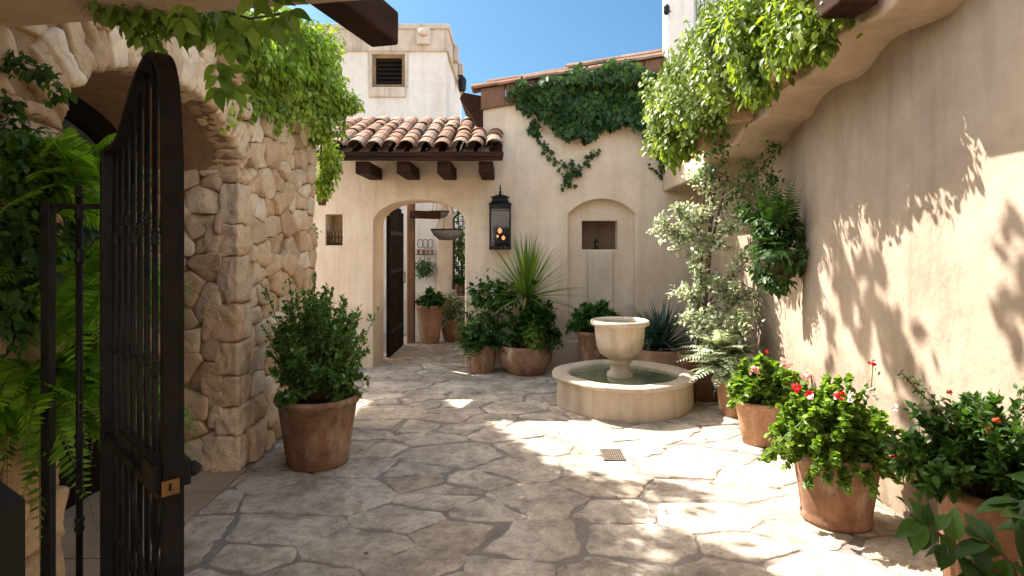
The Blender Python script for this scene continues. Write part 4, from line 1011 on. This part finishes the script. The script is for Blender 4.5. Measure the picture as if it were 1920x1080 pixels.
# ------------------------------------------------------------------ climber and fern on the right wall
wf = thing('wall_fern', (2.15, 5.0, 1.25), 'dark green fern and leaves growing from a wall basket on the right wall', 'fern')
fo, st = Fol(), MB()
for i in range(26):
    e = rng.uniform(.7, 1.45); a = rng.uniform(2.2, 5.2); frond(fo, st, (2.18+rng.uniform(-.1, .05), 4.95+rng.uniform(-.1, .1), 1.72), (math.cos(a)*math.cos(e)*.7, math.sin(a)*math.cos(e), math.sin(e)), rng.uniform(.4, .6), .11, .15, 20)
for i in range(26):
    e = rng.uniform(-.3, .6); a = rng.uniform(2.0, 5.0); frond(fo, st, (2.15, 4.95, 1.6), (math.cos(a)*math.cos(e), math.sin(a)*math.cos(e), math.sin(e)), rng.uniform(.25, .42), .13, .5, 16)
for (px, py, D, r_, n) in ((1455, 425, 5.0, (.2, .16, .13), 420), (1480, 470, 4.9, (.15, .14, .17), 430), (1420, 395, 5.2, (.12, .12, .08), 150), (1455, 525, 5.0, (.12, .12, .10), 190), (1430, 505, 5.1, (.1, .1, .1), 150)): blob(fo, (U(px, D), D, V(py, D)), r_, n, .06, T_LEAF, .6)
q = MB(); q.lathe((2.2, 5.0, 1.3), [(.03, 0), (.09, .05), (.13, .2), (.14, .22), (.11, .2)], 20); q.build('basket', M['stem'], wf)
finish(wf, fo, 'l_dark', st, 'stem_green')
tc_ = thing('climbing_twig', (2.1, 6.0, 1.9), 'sparse thin climber twigs with small dark leaves under the stair soffit', 'climber')
fo, st = Fol(), MB()
for path in ([(1372, 420), (1395, 345), (1425, 318), (1450, 285), (1470, 262)], [(1425, 318), (1440, 330), (1446, 345)], [(1380, 400), (1400, 330), (1390, 300)], [(1450, 285), (1445, 262), (1440, 248)], [(1385, 360), (1410, 370), (1440, 355), (1452, 330)], [(1300, 340), (1330, 300), (1345, 270)], [(1340, 330), (1362, 290), (1366, 260)]):
    strand(fo, st, [(U(a, 5.4), 5.4+rng.normal()*.05, V(b_, 5.4)) for a, b_ in path], 16*len(path), .042, T_LEAF, .2, .035, (0, -.5, 0), .004)
finish(tc_, fo, 'l_mid', st)

# ------------------------------------------------------------------ stone arch wall on the left
XS = -1.94; A0, A1, AZ, AT = 2.62, 4.33, 2.13, 2.55; TOPZ = 2.86; YE = 5.97
sw = thing('stone_wall', (XS-.4, 4.3, 0), 'golden rubble stone wall with a deep arched opening on the left', 'wall')
BK = -2.72
arch = arch_pts(A0, A1, -.04, AZ, AT, 28)
arch = [(A0, -.04)]+arch[1:-1]+[(A1, -.04)]
q = holed([(-2, -.05), (YE-.03, -.05), (YE-.03, TOPZ-.05), (-2, TOPZ-.05)], [arch], 'x', BK, XS-.002, 0)
q.build('wall_core', M['mortar'], sw)
stn = MB()
def inarch(y, z, m=0.0):
    if z < AZ: return A0-m < y < A1+m
    c_, r_ = (A0+A1)/2, (A1-A0)/2+m; return abs(y-c_) < r_ and z < AZ+(AT-AZ+m)*math.sqrt(max(0, 1-((y-c_)/r_)**2))
def rubble(face, u0, u1, v0, v1, keep=None, hmin=.13, hmax=.26, wmin=.12, wmax=.34):
    """irregular coursed rubble; face(u,v)->(point, R) gives placement, blocks half-buried"""
    v = v0
    while v < v1-.04:
        h = min(rnd.uniform(hmin, hmax), v1-v); u = u0-rnd.uniform(0, .1)
        while u < u1-.03:
            w_ = rnd.uniform(wmin, wmax); a, b2 = max(u, u0), min(u+w_, u1)
            if b2-a > .05:
                subs = [(v, v+h)] if rnd.random() > .33 or h < .17 else [(v, v+h*.5), (v+h*.5, v+h)]
                for s0, s1 in subs:
                    uc_, vc_ = (a+b2)/2, (s0+s1)/2
                    if keep and not keep(uc_, vc_): continue
                    face(uc_, vc_+.018*mnoise.noise(Vector((uc_*2, vc_, 9))), (b2-a)/2, (s1-s0)/2)
            u += w_
        v += h
def f_front(u, v, hu, hv):
    R = Matrix.Rotation(rnd.uniform(-.06, .06), 3, 'X')
    stn.rock((XS-.05+rnd.uniform(-.012, .012), u, v), (.075, hu-.002, hv-.002), R, 9, .013, rnd.uniform(7, 16))
def f_jamb(u, v, hu, hv):     # far reveal, faces -y ; u is x
    stn.rock((u, A1+.05+rnd.uniform(-.01, .01), v), (hu-.002, .085, hv-.002), Matrix.Rotation(rnd.uniform(-.05, .05), 3, 'Y'), 9, .013, rnd.uniform(7, 16))
def cells(mp, u0, u1, v0, v1, smin, smax, keep=None, wind=1):
    seeds = []
    for _ in range(6000):
        p = (rnd.uniform(u0-.05, u1+.05), rnd.uniform(v0-.05, v1+.05)); r = rnd.uniform(smin, smax)*(.75+.5*abs(mnoise.noise(Vector((p[0]*2, p[1]*2, 7)))))
        if all(((p[0]-q_[0])*.8)**2+(p[1]-q_[1])**2 > (.5*(r+q_[2]))**2 for q_ in seeds): seeds.append((p[0], p[1], r))
    for s_ in seeds:
        if keep and not keep(s_[0], s_[1]): continue
        poly = [(u0, v0), (u1, v0), (u1, v1), (u0, v1)]
        for q_ in sorted(seeds, key=lambda q_: (q_[0]-s_[0])**2+(q_[1]-s_[1])**2)[1:22]:
            nx, ny = (q_[0]-s_[0])*.64, q_[1]-s_[1]; l = math.hypot(nx, ny); nx /= l; ny /= l
            if abs(ny) > .75: nx *= .45; l = math.hypot(nx, ny); nx /= l; ny /= l      # flatter beds
            fr = .5+.22*(s_[2]-q_[2])/(s_[2]+q_[2]); poly = clip(poly, (nx, ny), (s_[0]+(q_[0]-s_[0])*fr)*nx+(s_[1]+(q_[1]-s_[1])*fr)*ny-rnd.uniform(.001, .0045))
            if len(poly) < 3: break
        if len(poly) < 3: continue
        pts = []
        for i in range(len(poly)):
            a, b2 = poly[i], poly[(i+1) % len(poly)]; L_ = math.hypot(b2[0]-a[0], b2[1]-a[1])
            if L_ < .008: continue
            k_ = max(1, int(L_/.022)); pts += [(a[0]+(b2[0]-a[0])*(j+.5)/k_, a[1]+(b2[1]-a[1])*(j+.5)/k_) for j in range(k_)]
        if len(pts) < 6: continue
        cx = sum(p[0] for p in pts)/len(pts); cy2 = sum(p[1] for p in pts)/len(pts); n_ = len(pts); pr = rnd.uniform(.018, .05); sd_ = rnd.random()*50
        tx, ty = rnd.uniform(-.09, .09), rnd.uniform(-.09, .09); vs = []; rings = ((0, -.02), (.001, pr*.6), (.005, pr*.93), (.012, pr), (.3, pr+.003), (.65, pr+.004)); a2 = rnd.uniform(0, 6.28); fx, fz, fd = .35*math.cos(a2), .35*math.sin(a2), rnd.uniform(.008, .02)
        for off, hh in rings:
            for x, z in pts:
                dx, dz = x-cx, z-cy2; l = math.hypot(dx, dz)+1e-6; f_ = (1-off) if off > .1 else max(.1, 1-off/l)
                e = (.016*mnoise.noise(Vector((x*9, z*9, sd_)))+.008*mnoise.noise(Vector((x*28, z*28, sd_))))*(1 if off < .1 else 1-off)
                X, Z = cx+dx*f_+dx/l*e, cy2+dz*f_+dz/l*e
                nn = hh+(min(tx*(X-cx)+ty*(Z-cy2), fd-fx*(X-cx)-fz*(Z-cy2))+.012*mnoise.noise(Vector((X*9, Z*9, sd_)))+.007*mnoise.noise(Vector((X*30, Z*30, sd_))) if hh > 0 else 0)
                vs.append(mp(X, Z, nn))
        vs.append(mp(cx, cy2, pr+.006+.018*mnoise.noise(Vector((cx*9, cy2*9, sd_))))); m_ = len(rings); fs = []
        for r_ in range(m_-1):
            for i in range(n_):
                f = (r_*n_+i, r_*n_+(i+1) % n_, (r_+1)*n_+(i+1) % n_, (r_+1)*n_+i); fs.append(f if wind > 0 else f[::-1])
        for i in range(n_):
            f = ((m_-1)*n_+i, (m_-1)*n_+(i+1) % n_, m_*n_); fs.append(f if wind > 0 else f[::-1])
        stn.add(vs, fs)
cells(lambda u, v, n_: (XS+n_, u, v), A1+.17, YE, .0, TOPZ-.02, .13, .33)
cells(lambda u, v, n_: (XS+n_, u, v), 1.0, A0-.0, .0, AZ+.05, .2, .42)
def kp(u, v): return not inarch(u, v, .27)
cells(lambda u, v, n_: (XS+n_, u, v), 1.0, A1+.18, AZ+.05, TOPZ+.1, .1, .24, kp)
cells(lambda u, v, n_: (u, A1-n_, v), BK+.02, XS-.10, .0, AZ, .15, .32, None, -1)
v = .0; k = 0                  # quoins at the far jamb corner
while v < AZ:
    h = min(rnd.uniform(.16, .34), AZ+.03-v); wx_ = (.24, .15)[k % 2]+rnd.uniform(-.02, .03); wy = (.13, .25)[k % 2]+rnd.uniform(-.02, .02)
    stn.rock(((XS+.022-wx_/2), A1-.03+wy/2, v+h/2), (wx_/2, wy/2, h/2-.003), Matrix.Rotation(rnd.uniform(-.03, .03), 3, 'Z'), 12, .013, 14)
    if k % 2 == 0: stn.rock((XS-.05, A1-.03+wy+.055, v+h/2), (.075, .055, h/2-.004), None, 6, .015, 4)
    v += h; k += 1
# voussoirs
nv = 17; cy_, ry, rz_ = (A0+A1)/2, (A1-A0)/2, AT-AZ
for k in range(nv):
    t_ = math.pi*(k+.5)/nv; p = Vector((0, cy_-ry*math.cos(t_), AZ+rz_*math.sin(t_)))
    nrm_ = Vector((0, -math.cos(t_)/ry, math.sin(t_)/rz_)).normalized()
    if t_ < .3 or t_ > math.pi-.3: nrm_ = (nrm_+Vector((0, 0, .5))).normalized()
    ln_ = rnd.uniform(.24, .33); tl = math.hypot(ry*math.sin(t_), rz_*math.cos(t_))*math.pi/nv/2
    R = Matrix((Vector((1, 0, 0)), nrm_.cross(Vector((1, 0, 0))), nrm_)).transposed()
    c0 = p+nrm_*(ln_/2-.015); stn.rock((XS-.07+rnd.uniform(-.01, .02), c0.y, c0.z), (.10, tl*1.08-.003, ln_/2), R, 9, .014, 8)
stn.build('stones', M['stone'], sw, smooth=True)
# plastered intrados lining
q = MB(); n_ = 30; vs = []; fs = []
for i in range(n_+1):
    t_ = math.pi*i/n_
    for xx in (XS-.03, BK+.02): vs.append((xx, cy_-(ry-.012)*math.cos(t_), AZ+(rz_-.012)*math.sin(t_)))
for i in range(n_): fs.append((2*i, 2*i+1, 2*i+3, 2*i+2))
q.add(vs, fs); q.build('arch_lining', M['mortar'], sw, smooth=True)
cp = MB(); y = 1.0           # rough coping stones on top
while y < YE:
    L_ = rnd.uniform(.2, .4); cp.rock((XS-.16, y+L_/2, TOPZ+.0), (.2, L_/2-.004, .05), None, 7, .014, 5); y += L_
cp.build('coping', M['stone'], sw, smooth=True)

ad = thing('arched_door', (BK+.05, (A0+A1)/2, 0), 'dark panelled door with pale arched transom deep in the stone arch', 'door')
q = holed([(A0-.2, 0), (A1+.1, 0), (A1+.1, 2.8), (A0-.2, 2.8)], [arch_pts(A0+.12, A1-.1, 1.95, 2.0, AT-.14, 24)], 'x', BK-.12, BK+.05, .0); q.build('frame', M['door'], ad)
q = MB(); q.box(BK-.05, BK-.03, A0, A1, 1.9, 2.7); q.build('transom_pane', M['pane'], ad)
q = MB(); q.box(BK-.02, BK+.035, cy_-.012, cy_+.012, 1.95, AT-.14); q.build('mullion', M['door'], ad)
for (y0, y1) in ((A0+.12, cy_-.02), (cy_+.02, A1-.1)):
    for (z0, z1) in ((.15, .85), (.98, 1.82)):
        q = MB(); q.box(BK+.05, BK+.07, y0, y1, z0, z1); q.build('panel', M['door'], ad, bevel=.012)

# ------------------------------------------------------------------ lintel over the gate, projecting timber
q = MB(); P0, P1 = Vector((-2.9, 2.31, 2.62)), Vector((2.4, 1.33, 2.62)); q.obox(P0, P1, .42, .40)
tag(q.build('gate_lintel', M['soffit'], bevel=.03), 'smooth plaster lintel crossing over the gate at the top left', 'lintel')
q = MB(); q.obox((U(652, 2.35), 2.3, 2.695), (U(712, 3.05)+.02, 3.08, 2.695), .15, .17); q.box(-3, -3, 0, 0, 0, 0)
q = MB(); q.obox((-.86, 2.25, 2.70), (-.635, 3.08, 2.68), .15, .17)
tag(q.build('projecting_timber', M['beam'], bevel=.014), 'heavy dark timber end jutting into the sky above the courtyard', 'beam')

# ------------------------------------------------------------------ iron gate
gt = thing('iron_gate', (-1.44, 2.2, .03), 'tall arched black iron gate leaf standing open at the left', 'gate')
H0, H1 = Vector((-1.43, 2.18, 0)), Vector((-.885, 1.60, 0)); LW = (H1-H0).length; gd = (H1-H0)/LW; gn = Vector((0, 0, 1)).cross(gd).normalized()
G = lambda u, z, n_=0.0: H0+gd*u+gn*n_+Vector((0, 0, z))
prof_t = [(0, 1.93), (.10, 1.93), (.20, 1.935), (.28, 1.965), (.36, 2.025), (.46, 2.085), (.56, 2.12), (.64, 2.13), (.70, 2.11), (LW-.05, 2.06), (LW-.02, 1.97), (LW, 1.82)]
pt = smoothp(prof_t, 2)
def band(mb, pts, dep, th):
    vs = []; fs = []; m_ = len(pts)
    for i, (u, z) in enumerate(pts):
        a = Vector(pts[max(i-1, 0)]); b2 = Vector(pts[min(i+1, m_-1)]); t_ = (b2-a).normalized(); nn_ = Vector((-t_.y, t_.x))
        for s1, s2 in ((-1, -1), (1, -1), (1, 1), (-1, 1)):
            uu = u+nn_.x*th/2*s1; zz = z+nn_.y*th/2*s1; vs.append(G(uu, zz, dep/2*s2))
    for i in range(m_-1):
        for k in range(4): fs.append((i*4+k, i*4+(k+1) % 4, (i+1)*4+(k+1) % 4, (i+1)*4+k))
    fs += [(3, 2, 1, 0), tuple((m_-1)*4+k for k in range(4))]; mb.add(vs, fs)
q = MB(); band(q, pt, .05, .02); q.build('top_arch', M['iron_brown'], gt, bevel=.003)
q = MB(); band(q, [(LW, .04), (LW, 1.0), (LW, 1.83)], .05, .024); q.build('meeting_stile', M['iron_brown'], gt, bevel=.003)
q = MB(); band(q, [(0, .04), (0, 1.0), (0, 1.93)], .055, .03); q.build('hinge_stile', M['iron'], gt, bevel=.003)
for z in (.12, .93): q = MB(); band(q, [(0, z), (LW, z)], .04, .025); q.build('rail', M['iron'], gt)
def ztop(u):
    for (a, za), (b2, zb) in zip(pt, pt[1:]):
        if a <= u <= b2: return za+(zb-za)*(u-a)/max(1e-6, b2-a)
    return 1.9
nb = 8
for k in range(nb):
    u = LW*(k+1)/(nb+1); q = MB(); zt = ztop(u)-.01; q.tube([G(u, .12), G(u, zt)], .0085, 10)
    for zc in (.6, 1.25+.02*(k % 2), 1.62+.03*(k % 3)):
        b0 = G(u, zc); q.lathe(tuple(b0), [(.0085, -.022), (.011, -.014), (.009, -.006), (.0125, 0), (.009, .006), (.011, .014), (.0085, .022)], 10)
    q.build('bar', M['iron'], gt, smooth=True)
q = MB()                        # hanging scroll ornament below the lock rail
for sgn, o_ in ((-1, .0), (1, .0)):
    for n_ in (-.02, .02):
        q.tube([G(.60+sgn*.16, .93, n_), G(.60+sgn*.15, .84, n_), G(.60+sgn*.09, .74, n_), G(.60+sgn*.03, .66, n_), G(.60, .64, n_)], .008, 8)
q.tube([G(.60, 1.13, .0), G(.60, 1.05, .02), G(.60, .95, .02), G(.60, .66, .0)], [.006, .02, .014, .008], 10)
q.build('scroll', M['iron'], gt, smooth=True)
lk = MB(); b0 = G(LW-.05, .985); 
def gbox(mb, u0, u1, z0, z1, n0, n1):
    vs = [G(u, z, n_) for z in (z0, z1) for n_ in (n0, n1) for u in (u0, u1)]; mb.add(vs, [(0,2,3,1),(4,5,7,6),(0,1,5,4),(2,6,7,3),(0,4,6,2),(1,3,7,5)])
gbox(lk, LW-.12, LW+.002, .965, 1.035, -.045, .045); lko = lk.build('lock_box', M['iron'], gt, bevel=.005)
q = MB(); gbox(q, LW+.0125, LW+.018, .955, .995, -.03, .012); q.build('brass_plate', M['brass'], lko, bevel=.002)
q = MB(); gbox(q, LW+.018, LW+.0195, .968, .986, -.014, -.007); q.build('keyhole', M['dark'], lko)
q = MB(); a_ = G(LW-.02, 1.0, .04); e_ = G(LW-.02, 1.0, .048)
dv = (e_-a_).normalized(); q.tube([a_-dv*.02, a_, a_+dv*.006, a_+dv*.014, a_+dv*.022, a_+dv*.03, a_+dv*.036], [.009, .010, .019, .021, .019, .012, .004], 16); q.build('knob', M['iron'], lko, smooth=True)
q = MB(); gbox(q, .2, LW-.12, .985, 1.01, -.012, .012); q.build('bolt', M['iron'], lko)

q = MB(); q.box(-3.2, 2.29, -1.6, 1.9, 2.84, 3.0); q.box(-3.2, -2.6, -1.6, 2.0, 0, 2.84)  # roof and wall added out of view to shade the near courtyard
tag(q.build('shade_ceiling', M['soffit']), 'unseen plaster ceiling and side wall added overhead to darken the gateway', 'passage')
# fixed side panel
sp2 = thing('iron_side_panel', (-1.56, 2.2, .03), 'low fixed black iron railing between fern and open gate leaf', 'railing')
q = MB(); q.box(U(81, 2.2), U(98, 2.2), 2.185, 2.22, .02, V(378, 2.2)); q.build('post', M['iron'], sp2, bevel=.003)
q = MB(); q.box(U(98, 2.2), U(203, 2.2), 2.19, 2.21, V(392, 2.2), V(382, 2.2)); q.build('top_rail', M['iron'], sp2, bevel=.002)
q = MB(); q.box(U(98, 2.2), U(203, 2.2), 2.19, 2.21, .1, .13); q.build('bottom_rail', M['iron'], sp2, bevel=.002)
xb = U(149, 2.2); q = MB(); q.tube([(xb, 2.2, .03), (xb, 2.2, V(372, 2.2))], .0115, 10); q.lathe((xb, 2.2, V(372, 2.2)), [(.012, 0), (.016, .012), (.008, .024), (.012, .035), (.002, .055)], 10)
for zc in (V(398, 2.2), V(480, 2.2), .9, .6): q.lathe((xb, 2.2, zc), [(.011, -.03), (.018, -.016), (.012, 0), (.018, .016), (.011, .03)], 10)
q.build('baluster', M['iron'], sp2, smooth=True)
q = MB(); xr = U(28, 1.3); q.add([(xr-.16, 1.25, 0), (xr, 1.25, 0), (xr, 1.33, 0), (xr-.16, 1.33, 0), (xr-.16, 1.25, 1.05), (xr, 1.25, 1.05), (xr, 1.33, 1.05), (xr-.16, 1.33, 1.05), (xr-.12, 1.27, 1.10), (xr-.04, 1.27, 1.10), (xr-.04, 1.31, 1.10), (xr-.12, 1.31, 1.10)],
    [(3,2,1,0),(0,1,5,4),(1,2,6,5),(2,3,7,6),(3,0,4,7),(4,5,9,8),(5,6,10,9),(6,7,11,10),(7,4,8,11),(8,9,10,11)])
tag(q.build('iron_post', M['iron'], bevel=.003), 'short black iron post with pointed top at the lower left corner', 'post')

# ------------------------------------------------------------------ ferns on the left
def fern_thing(cpt, label, n, L, wd, elo, ehi, alo, ahi, droop, extra=()):
    t_ = thing('fern', cpt, label, 'fern'); fo, st = Fol(), MB()
    for i in range(n):
        e = rng.uniform(elo, ehi); a = rng.uniform(alo, ahi)
        frond(fo, st, np.array(cpt)+rng.normal(size=3)*.04, (math.cos(a)*math.cos(e), math.sin(a)*math.cos(e), math.sin(e)), L*rng.uniform(.7, 1.15), wd*rng.uniform(.8, 1.1), droop, 30, roll=rng.uniform(-1.1, 1.1))
    for (p, r_, m_, s_) in extra: blob(fo, p, r_, m_, s_, T_LEAF, .5)
    finish(t_, fo, 'l_fern', st, 'stem_green')
    q = MB(); q.lathe((cpt[0]-.06, cpt[1], cpt[2]-.12), [(.03, 0), (.08, .04), (.1, .12), (.07, .14)], 12, wob=.1); q.build('root_ball', M['stem'], t_)
fern_thing((-1.84, 2.50, 1.86), 'upper bright green fern draping down the stone arch pier', 34, .42, .16, -.2, 1.1, -2.6, 1.2, .55)
fern_thing((-1.80, 2.55, 1.48), 'middle fern drooping behind the railing on the left pier', 34, .46, .17, -.5, .9, -2.2, 1.2, .95)
fern_thing((-1.86, 2.40, 1.10), 'lower left fern with long fronds hanging at the frame edge', 36, .5, .18, -.7, .8, -2.6, .8, 1.0)
fern_thing((-1.78, 2.62, 1.05), 'lowest fern behind the railing baluster above the arch threshold', 24, .42, .15, -.8, .6, -2.0, 1.2, 1.0)
# dark climber at far left
dc = thing('dark_climber', (-1.88, 2.4, 1.9), 'dark leafy climber with small twigs on the stone pier at the left edge', 'climber')
fo, st = Fol(), MB()
for (px, py, D, r_, n, s_) in ((30, 260, 2.35, (.12, .15, .10), 280, .045), (40, 330, 2.35, (.14, .15, .14), 420, .045), (20, 420, 2.35, (.12, .15, .2), 420, .05), (60, 480, 2.4, (.16, .15, .2), 420, .05), (20, 560, 2.3, (.12, .12, .2), 320, .05), (140, 470, 2.7, (.1, .14, .3), 420, .05), (120, 290, 2.5, (.08, .1, .06), 120, .04)):
    blob(fo, (U(px, D), D, V(py, D)), r_, n, s_, T_LEAF, .5, .5, .2)
for path in ([(0, 95), (40, 112), (75, 130), (110, 160)], [(0, 108), (20, 120), (30, 140)], [(60, 128), (70, 135), (62, 142)], [(0, 180), (15, 190), (45, 200)], [(110, 160), (120, 178), (100, 190)]):
    strand(fo, st, [(U(a, 2.3), 2.3, V(b_, 2.3)) for a, b_ in path], 11*len(path), .04, T_LEAF, .3, .016, (0, -.6, 0), .0025)
finish(dc, fo, 'l_dark', st)

# vine on top of the stone wall
wv_ = thing('wall_top_vine', (-1.7, 5.2, 2.9), 'bright green vine spilling over the end of the stone wall', 'vine')
fo, st = Fol(), MB()
for (px, py, D, r_, n, s_) in ((470, 110, 4.5, (.22, .35, .2), 1100, .06), (520, 120, 4.9, (.25, .3, .24), 1300, .06), (565, 95, 5.3, (.28, .3, .26), 1500, .06), (600, 90, 5.7, (.22, .25, .24), 900, .055), (590, 160, 5.5, (.22, .25, .22), 1100, .06),
      (620, 190, 5.7, (.2, .2, .16), 800, .055), (655, 195, 5.8, (.14, .12, .09), 350, .05), (600, 240, 5.9, (.14, .14, .2), 500, .055), (618, 300, 6.1, (.12, .12, .22), 450, .055), (606, 345, 6.1, (.13, .12, .16), 320, .055), (440, 60, 4.3, (.25, .3, .2), 900, .06), (390, 60, 4.0, (.2, .3, .14), 500, .06), (510, 45, 5.0, (.3, .3, .2), 900, .06)):
    blob(fo, (U(px, D), D, V(py, D)), r_, n, s_, T_LEAF, .75, .5, .35)
for k in range(150):
    px = rng.uniform(400, 640); D = 4.1+(px-400)/240*1.7; py = rng.uniform(60, 170)+(px-400)*.15; x, z = U(px, D), V(py, D)
    l = rng.uniform(.15, .38); strand(fo, st, [(x, D, z), (x+.04, D-.03, z-l*.5), (x+.05+rng.normal()*.03, D-.05, z-l)], 18, .055, T_LEAF, .9, .02, (.3, -.5, 0))
st.tube([(-1.98, 4.3, 2.9), (-1.9, 4.9, 2.98), (-1.8, 5.5, 2.95), (-1.85, 5.95, 2.8), (-1.9, 6.1, 2.3)], [.02, .02, .018, .014, .008], 6)
finish(wv_, fo, 'l_sunlit', st)
# small hanging pot at the end of the stone wall
hp = thing('hanging_pot', (U(604, 6.15), 6.15, V(385, 6.15)), 'tiny clay pot hanging under the vine at the end of the stone wall', 'hanging pot')
x, y, z = hp.location; q = MB(); q.lathe((x, y, z), [(.035, 0), (.05, .07), (.055, .075), (.045, .085)], 16); q.build('pot', M['terra_dark'], hp, smooth=True)
q = MB(); q.tube([(x, y, z+.08), (x, y, z+.3)], .003, 5); q.build('wire', M['iron'], hp)
lp = thing('wall_sprig', (U(588, 6.5), 6.5, V(432, 6.5)), 'little leafy sprig poking out from the corner below the hanging pot', 'sprig'); fo = Fol(); blob(fo, tuple(lp.location), (.05, .05, .09), 22, .06, T_LEAF, .5); fo.build('foliage', M['l_mid'], lp)
# near leaves hanging from lintel
nv_ = thing('lintel_vine', (-1.3, 2.1, 2.5), 'dark near vine with large leaves hanging under the lintel beside the gate top', 'vine')
fo, st = Fol(), MB()
for (px, py, D, r_, n, s_) in ((215, 12, 2.15, (.10, .1, .07), 120, .05), (262, 30, 2.2, (.08, .1, .08), 170, .045), (300, 12, 2.2, (.12, .12, .07), 170, .05), (280, 78, 2.2, (.03, .05, .05), 26, .04), (355, 35, 2.3, (.10, .12, .10), 130, .055), (405, 30, 2.4, (.12, .12, .10), 130, .06), (450, 50, 2.6, (.10, .1, .12), 110, .06)):
    blob(fo, (U(px, D), D, V(py, D)), r_, n, s_, T_FINE, .8, .4, .2)
# close compound leaves
def sprig(px, py, D, dpx, dpy, n, s_):
    a = np.array((U(px, D), D, V(py, D))); b2 = np.array((U(px+dpx, D), D, V(py+dpy, D))); u = np.linspace(.2, 1, n)[:, None]; ax = (b2-a)/np.linalg.norm(b2-a)
    sd_ = np.cross(ax, [0, 1., 0])
    for s1 in (-1, 1): fo.add(T_FINE, a+(b2-a)*u, nrm(ax*.7+sd_*s1+rng.normal(size=(n, 3))*.1), np.array([0, -1., .25])+rng.normal(size=(n, 3))*.2, s_)
    fo.add(T_FINE, b2, ax, np.array([0, -1., .2]), s_*1.1)
sprig(405, 110, 2.2, 5, 55, 3, .075); sprig(420, 120, 2.2, 22, 45, 2, .07); sprig(345, 5, 1.9, -5, 30, 2, .07); sprig(500, -20, 1.9, 15, 55, 2, .08); sprig(545, 60, 2.4, 5, 30, 2, .06); sprig(430, 20, 2.0, 0, 60, 3, .07); sprig(475, -10, 2.0, 0, 50, 2, .08); sprig(535, -20, 1.9, 10, 40, 2, .07)
st.tube([(U(a, 2.25), 2.25, V(b2, 2.25)) for a, b2 in ((190, 5), (240, 15), (300, 8), (360, 22), (410, 18), (470, 35), (560, 20))], .005, 6, False)
finish(nv_, fo, 'l_bright', st)

# ------------------------------------------------------------------ unseen tree added for shade, leaves strung along the sun rays
tr = thing('added_shade_tree', (-6.6, 8.2, 0), 'unseen tree added beyond the left wall to shade the paving and right wall', 'tree')
SD = -np.array(SUN)
edge = [(-.75, 6.3), (-.5, 5.9), (-.1, 5.1), (.22, 4.45), (.75, 3.6), (1.1, 3.1), (1.4, 2.75), (1.7, 2.0), (2.0, .2)]     # shade edge on the paving (x, y)
P_ = []
def ex(y):
    for (a, ya), (b2, yb) in zip(edge, edge[1:]):
        if yb <= y <= ya: return a+(b2-a)*(ya-y)/(ya-yb)
    return -.75 if y > 6.3 else 2.3
while len(P_) < 17000:
    y = rng.uniform(.3, 6.3); x = rng.uniform(-1.4, 2.3)
    if x > ex(y)+rng.normal()*.015: continue
    if ((x-.32)/.55)**2+((y-3.4)/1.05)**2 < 1 and rng.uniform() < .92: continue
    if mnoise.noise(Vector((x*2.2, y*2.2, 4))) > .58 and y > 4: continue
    z = 6.6+rng.uniform(0, 1.0)+.25*math.sin(x*3)+.2*math.sin(y*2.2)
    P_.append(np.array([x, y, 0])+SD*z)
for (px, py, rx_, ry_, n) in ((1120, 922, .2, .12, 64), (1265, 925, .16, .13, 64), (960, 850, .3, .1, 28), (1340, 1050, .14, .1, 55), (1000, 885, .25, .1, 40), (2120, 1330, .25, .2, 260), (2325, 1610, .3, .3, 340)):  # extra leaf clusters aimed to drop shadow flecks on the paving
    D = CAMZ*F/(py-HY); gx, gy = U(px, D), D
    for _ in range(n): P_.append(np.array([gx+rng.normal()*rx_*.6, gy+rng.normal()*ry_*.6, 0])+SD*rng.uniform(5.6, 7.2))
for (px, py, n) in ((1530, 420, 26), (1560, 480, 34), (1590, 520, 40), (1615, 560, 40), (1645, 590, 36), (1675, 640, 34), (1700, 690, 30), (1725, 740, 26), (1640, 500, 18), (1600, 620, 18), (1560, 640, 22), (1905, 560, 34)):  # leaves hung where their shadows land on the right wall
    D = 2.3*F/(px-HX); z0 = V(py, D)
    for _ in range(int(n*.4)): P_.append(np.array([2.3, D+rng.normal()*.06, z0+rng.normal()*.11])+SD*rng.uniform(3.9, 4.4))
P_ = np.array(P_); n = len(P_); fo = Fol(); fo.add(T_LEAF, P_, rdir(n), nrm(rdir(n)*.5+SD), .135*rng.uniform(.7, 1.25, n)); fo.build('shade_leaves', M['l_mid'], tr)
st = MB(); st.tube([(-6.6, 8.2, 0), (-6.5, 8.2, 2.5), (-6.2, 8.2, 5), (-5.8, 8.1, 6.6)], [.22, .18, .14, .1], 12)
for e in ((-5.3, 7.0, 7.2), (-4.9, 6.6, 7.3), (-5.4, 9.0, 7.3), (-5.9, 9.9, 7.2), (-5.0, 7.9, 7.4), (-5.0, 5.9, 7.2)): st.tube([(-6.1, 8.15, 5.8), ((-6.1+e[0])/2, (8.15+e[1])/2, 6.9), e], [.09, .05, .015], 8)
st.tube([(-5.8, 8.1, 6.2), (-3.6, 7.9, 6.0), (-1.8, 7.2, 5.8), (-.7, 6.6, 5.5)], [.02, .014, .009, .004], 6)  # thin twig added to link the leaves that fleck the wall
st.build('trunk', M['stem'], tr)
